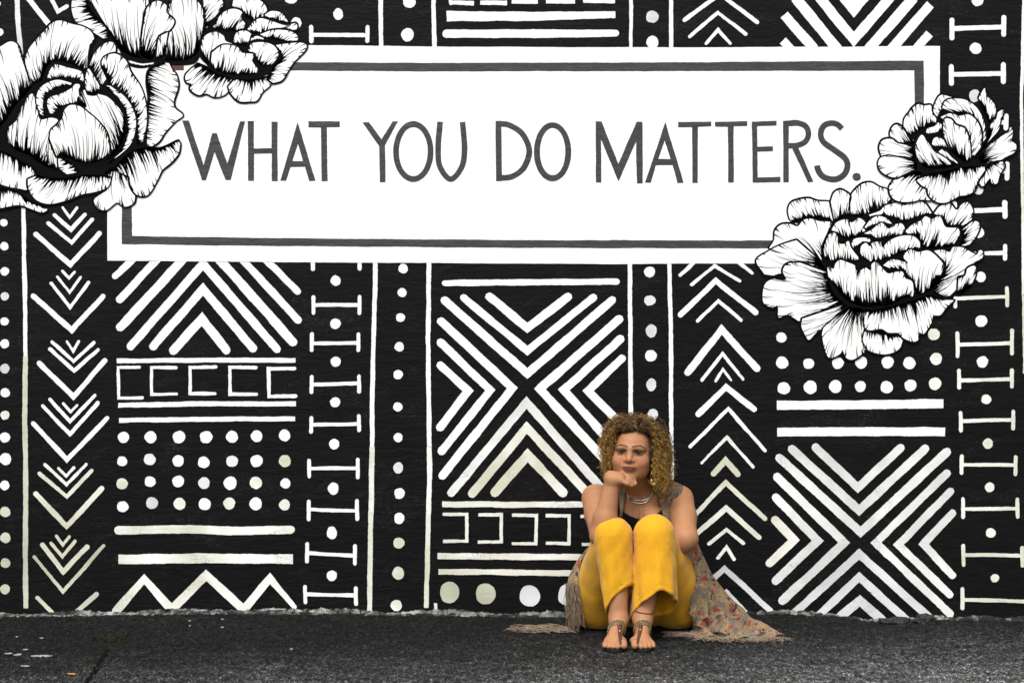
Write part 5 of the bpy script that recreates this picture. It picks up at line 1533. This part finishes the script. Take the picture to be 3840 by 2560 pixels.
# ------------------------------------------------------------------ foot of the wall and the ground near it
def gz(x, y): return float(ground_h(np.array(x), np.array(y)))
def fillet():
    xs = np.arange(-3.2, 3.2, .008)
    n = len(xs)
    def wob(s, a): return a * np.interp(xs, np.arange(-3.3, 3.4, s), rng.normal(0, 1, len(np.arange(-3.3, 3.4, s))))
    H = np.clip(.006 + wob(.30, .005) + wob(.05, .004) + wob(.016, .003), .003, .045)
    D = np.clip(.011 + wob(.25, .006) + wob(.04, .004) + wob(.016, .002), .006, .05)
    g = ground_h(xs, np.zeros(n))
    prof = [(.004, 1.0), (.35, .82), (.75, .38), (1.0, -.25)]
    V = np.concatenate([np.stack((xs, -.0004 - D * a * (1 if a > .01 else .2), g + H * b + wob(.012, .0012)), 1) for a, b in prof])
    F = [(k * n + i, (k + 1) * n + i, (k + 1) * n + i + 1, k * n + i + 1) for k in range(3) for i in range(n - 1)]
    t = NT('paint_spattered_mortar')
    m = t.ramp(t.noise(5, 6, .72, dist=.6), [(.46, 0), (.58, 1)])
    fine = t.ramp(t.noise(60, 4, .8), [(.44, 0), (.60, 1)])
    base = t.mix(t.math('MULTIPLY', m, fine), (.010, .010, .010), t.ramp(t.noise(4, 2), [(.4, (.26, .26, .22)), (.6, (.30, .31, .32))]))
    t.set(base, .8, .2)
    t.bump(t.noise(90, 4, .7), .9, .006)
    return mesh_obj('mortar_fillet', V, F, t.m, wall, smooth=True)
fillet()

# feathery overspill of paint along the foot of the wall
t = NT('smeared_base_paint')
up = t.noise(24, 5, .78, (1, 1, .9), dist=.4)
mask = t.ramp(up, [(.40, 0), (.58, 1)])
mask2 = t.ramp(t.noise(3.0, 4, .6), [(.38, .15), (.56, 1)])
t.set(t.mix(t.math('MULTIPLY', mask, mask2), (.004, .004, .0042), t.ramp(t.noise(2.2, 3), [(.42, (.42, .43, .36)), (.58, (.55, .55, .56))])), .8, .15)
plaster(t, 1.5)
M['smear'] = t.m
def spill(x0, x1, hmax):
    pts = []
    hh = 0.0
    for x in np.arange(x0, x1, 3.5):
        e = min(1, (x - x0) / 60, (x1 - x) / 60)
        base = np.interp(x, [g_[0] for g_ in GP], [g_[1] for g_ in GP])
        hh = .7 * hh + random.gauss(0, 2.2)
        pts.append((x, base - 4 - e * (hmax * (.65 + .35 * math.sin(x * .017 + x0)) + hh * .7)))
    q = Paint(mark_y())
    q.poly(pts + [(x1, 2345), (x0, 2345)])
    return q.build('paint_smear', M['smear'], wall)
for a in ((-60, 470, 15), (330, 900, 18), (700, 1350, 16), (1130, 1720, 17), (1600, 2160, 20), (2860, 3300, 11), (3240, 3560, 8), (3660, 3900, 10)): spill(*a)

def blob(name, c, r, flat, seed, mat, parent=None, sub=2):
    bm = bmesh.new()
    bmesh.ops.create_icosphere(bm, subdivisions=sub, radius=1)
    rs = random.Random(seed)
    ph = [rs.uniform(0, 6) for _ in range(6)]
    for v in bm.verts:
        p = v.co
        k = 1 + .18 * math.sin(3 * p.x + ph[0]) + .16 * math.sin(4 * p.y + ph[1]) + .14 * math.sin(5 * p.z + 3 * p.x + ph[2]) + rs.uniform(-.06, .06)
        v.co = Vector((p.x * r[0] * k, p.y * r[1] * k, p.z * r[2] * k))
    me = bpy.data.meshes.new(name); bm.to_mesh(me); bm.free()
    me.materials.append(mat)
    o = bpy.data.objects.new(name, me); o.location = c
    return link(o, parent)

t = NT('broken_asphalt')
t.set(t.ramp(t.noise(90, 4, .8), [(.36, .008), (.55, .03), (.7, .10)]), .9, .2); t.bump(t.noise(70, 4, .7), 1, .01); M['chunk'] = t.m
for i, (x, y, rx, rz, lab) in enumerate(((1400, 1462, .062, .020, 'broad dark lump of broken asphalt at the wall foot, below the right cross pattern'), (1630, 1450, .055, .024, 'dark lump of broken asphalt at the wall foot, rightmost of two'))):
    sx, sy = 2640 + x / 1.96, 1600 + y / 1.96
    tag(blob('asphalt_lump', (WX(sx) * .985, -.075, gz(WX(sx), -.075) + rz * .35), (rx, .03, rz), 1, i, M['chunk']), lab, 'rubble', 'broken asphalt lumps')

def ground_pt(sx, sy):
    k = CAM_H * PPM / (sy - 1280)
    d = CAM_D * (1 - k)
    x = (sx - 1920) / PPM * k
    return x, -d
t = NT('flaked_white_paint'); M['flake'] = t.set(t.ramp(t.noise(150, 3), [(.35, .12), (.65, .34)]), .8, .2)
t = NT('dry_leaf'); M['leaf'] = t.set((.42, .20, .03), .7, .2)
flakes = [(60, 490, 30, 'pale paint flake nearest the left edge, in the row beside the long flake'), (130, 500, 40, 'pale paint flake just left of the long flake'), (300, 512, 75, 'long thin pale paint flake, longest on the asphalt at left'),
    (185, 465, 20, 'small pale paint flake above the row of flakes at left'), (185, 582, 34, 'pale paint flake lowest of those at left'), (125, 370, 12, 'tiny pale flake in the dark asphalt, upper left'), (305, 380, 14, 'tiny pale flake right of its twin, upper left'),
    (1395, 268, 13, 'upper pale chip of the pair below the zigzag'), (1395, 300, 10, 'lower pale chip of the pair below the zigzag'), (1635, 260, 15, 'upper pale chip below the third zigzag peak'), (1635, 308, 15, 'lower pale chip below the third zigzag peak'), (2140, 470, 14, 'pale chip on the asphalt below the bar marks')]
for i, (px, py, w, lab) in enumerate(flakes):
    x, y = ground_pt(px / 1.96, 2200 + py / 1.96)
    hw = w / 1.96 / PPM * .8
    tag(blob('paint_flake', (x, y, gz(x, y) + .004), (hw, hw * random.uniform(.3, .5) + .003, .0025), 1, 20 + i, M['flake'], sub=2), lab, 'paint flake', 'paint flakes on the asphalt')
x, y = ground_pt(525 / 1.96, 2200 + 642 / 1.96)
tag(blob('fallen_leaf', (x, y, gz(x, y) + .005), (.011, .008, .003), 1, 77, M['leaf']), 'small dry orange leaf lying on the asphalt at lower left', 'leaf')

# crack with moss
def crack():
    pts = [ground_pt(a / 1.96, 2200 + b / 1.96) for a, b in ((790, 462), (755, 520), (728, 560), (700, 610), (665, 655), (632, 712), (600, 790))]
    P = np.array(catmull([(p[0] * 1000, p[1] * 1000) for p in pts], 8)) / 1000
    d = np.gradient(P, axis=0); d /= np.linalg.norm(d, axis=1)[:, None]
    nr = np.stack((-d[:, 1], d[:, 0]), 1)
    w = .006 + .003 * np.sin(np.arange(len(P)) * .7) + rng.normal(0, .0012, len(P))
    A, B = P + nr * w[:, None], P - nr * w[:, None]
    V = [(a[0], a[1], gz(a[0], a[1]) + .004) for a in A] + [(b[0], b[1], gz(b[0], b[1]) + .004) for b in B]
    n = len(P)
    t = NT('crack_dirt'); t.set((.004, .004, .004), .95, .05)
    return mesh_obj('pavement_crack', V, [(i, i + 1, n + i + 1, n + i) for i in range(n - 1)], t.m, ground)
crack()
t = NT('moss'); t.set(t.mix(t.noise(80, 2), (.006, .013, .003), (.030, .036, .006)), .9, .1); M['moss'] = t.m
def moss(cx, cy, rx, ry, n):
    V, F = [], []
    for i in range(n):
        x0, y0 = ground_pt((cx + random.gauss(0, rx)) / 1.96, 2200 + (cy + random.gauss(0, ry)) / 1.96)
        z0 = gz(x0, y0); a = random.uniform(0, 6.28); s = random.uniform(.003, .007); h = random.uniform(.002, .010)
        b = len(V)
        V += [(x0, y0, z0), (x0 + s * math.cos(a), y0 + s * math.sin(a), z0 + h), (x0 + s * math.cos(a + 1.1), y0 + s * math.sin(a + 1.1), z0 + h * .8), (x0 + 1.4 * s * math.cos(a + .5), y0 + 1.4 * s * math.sin(a + .5), z0 + h * 1.3)]
        F.append((b, b + 1, b + 3, b + 2))
    return tag(mesh_obj('moss', V, F, M['moss']), 'thin green moss on the asphalt', 'moss', kind='stuff')
moss(840, 390, 75, 14, 130); moss(690, 622, 10, 12, 40)
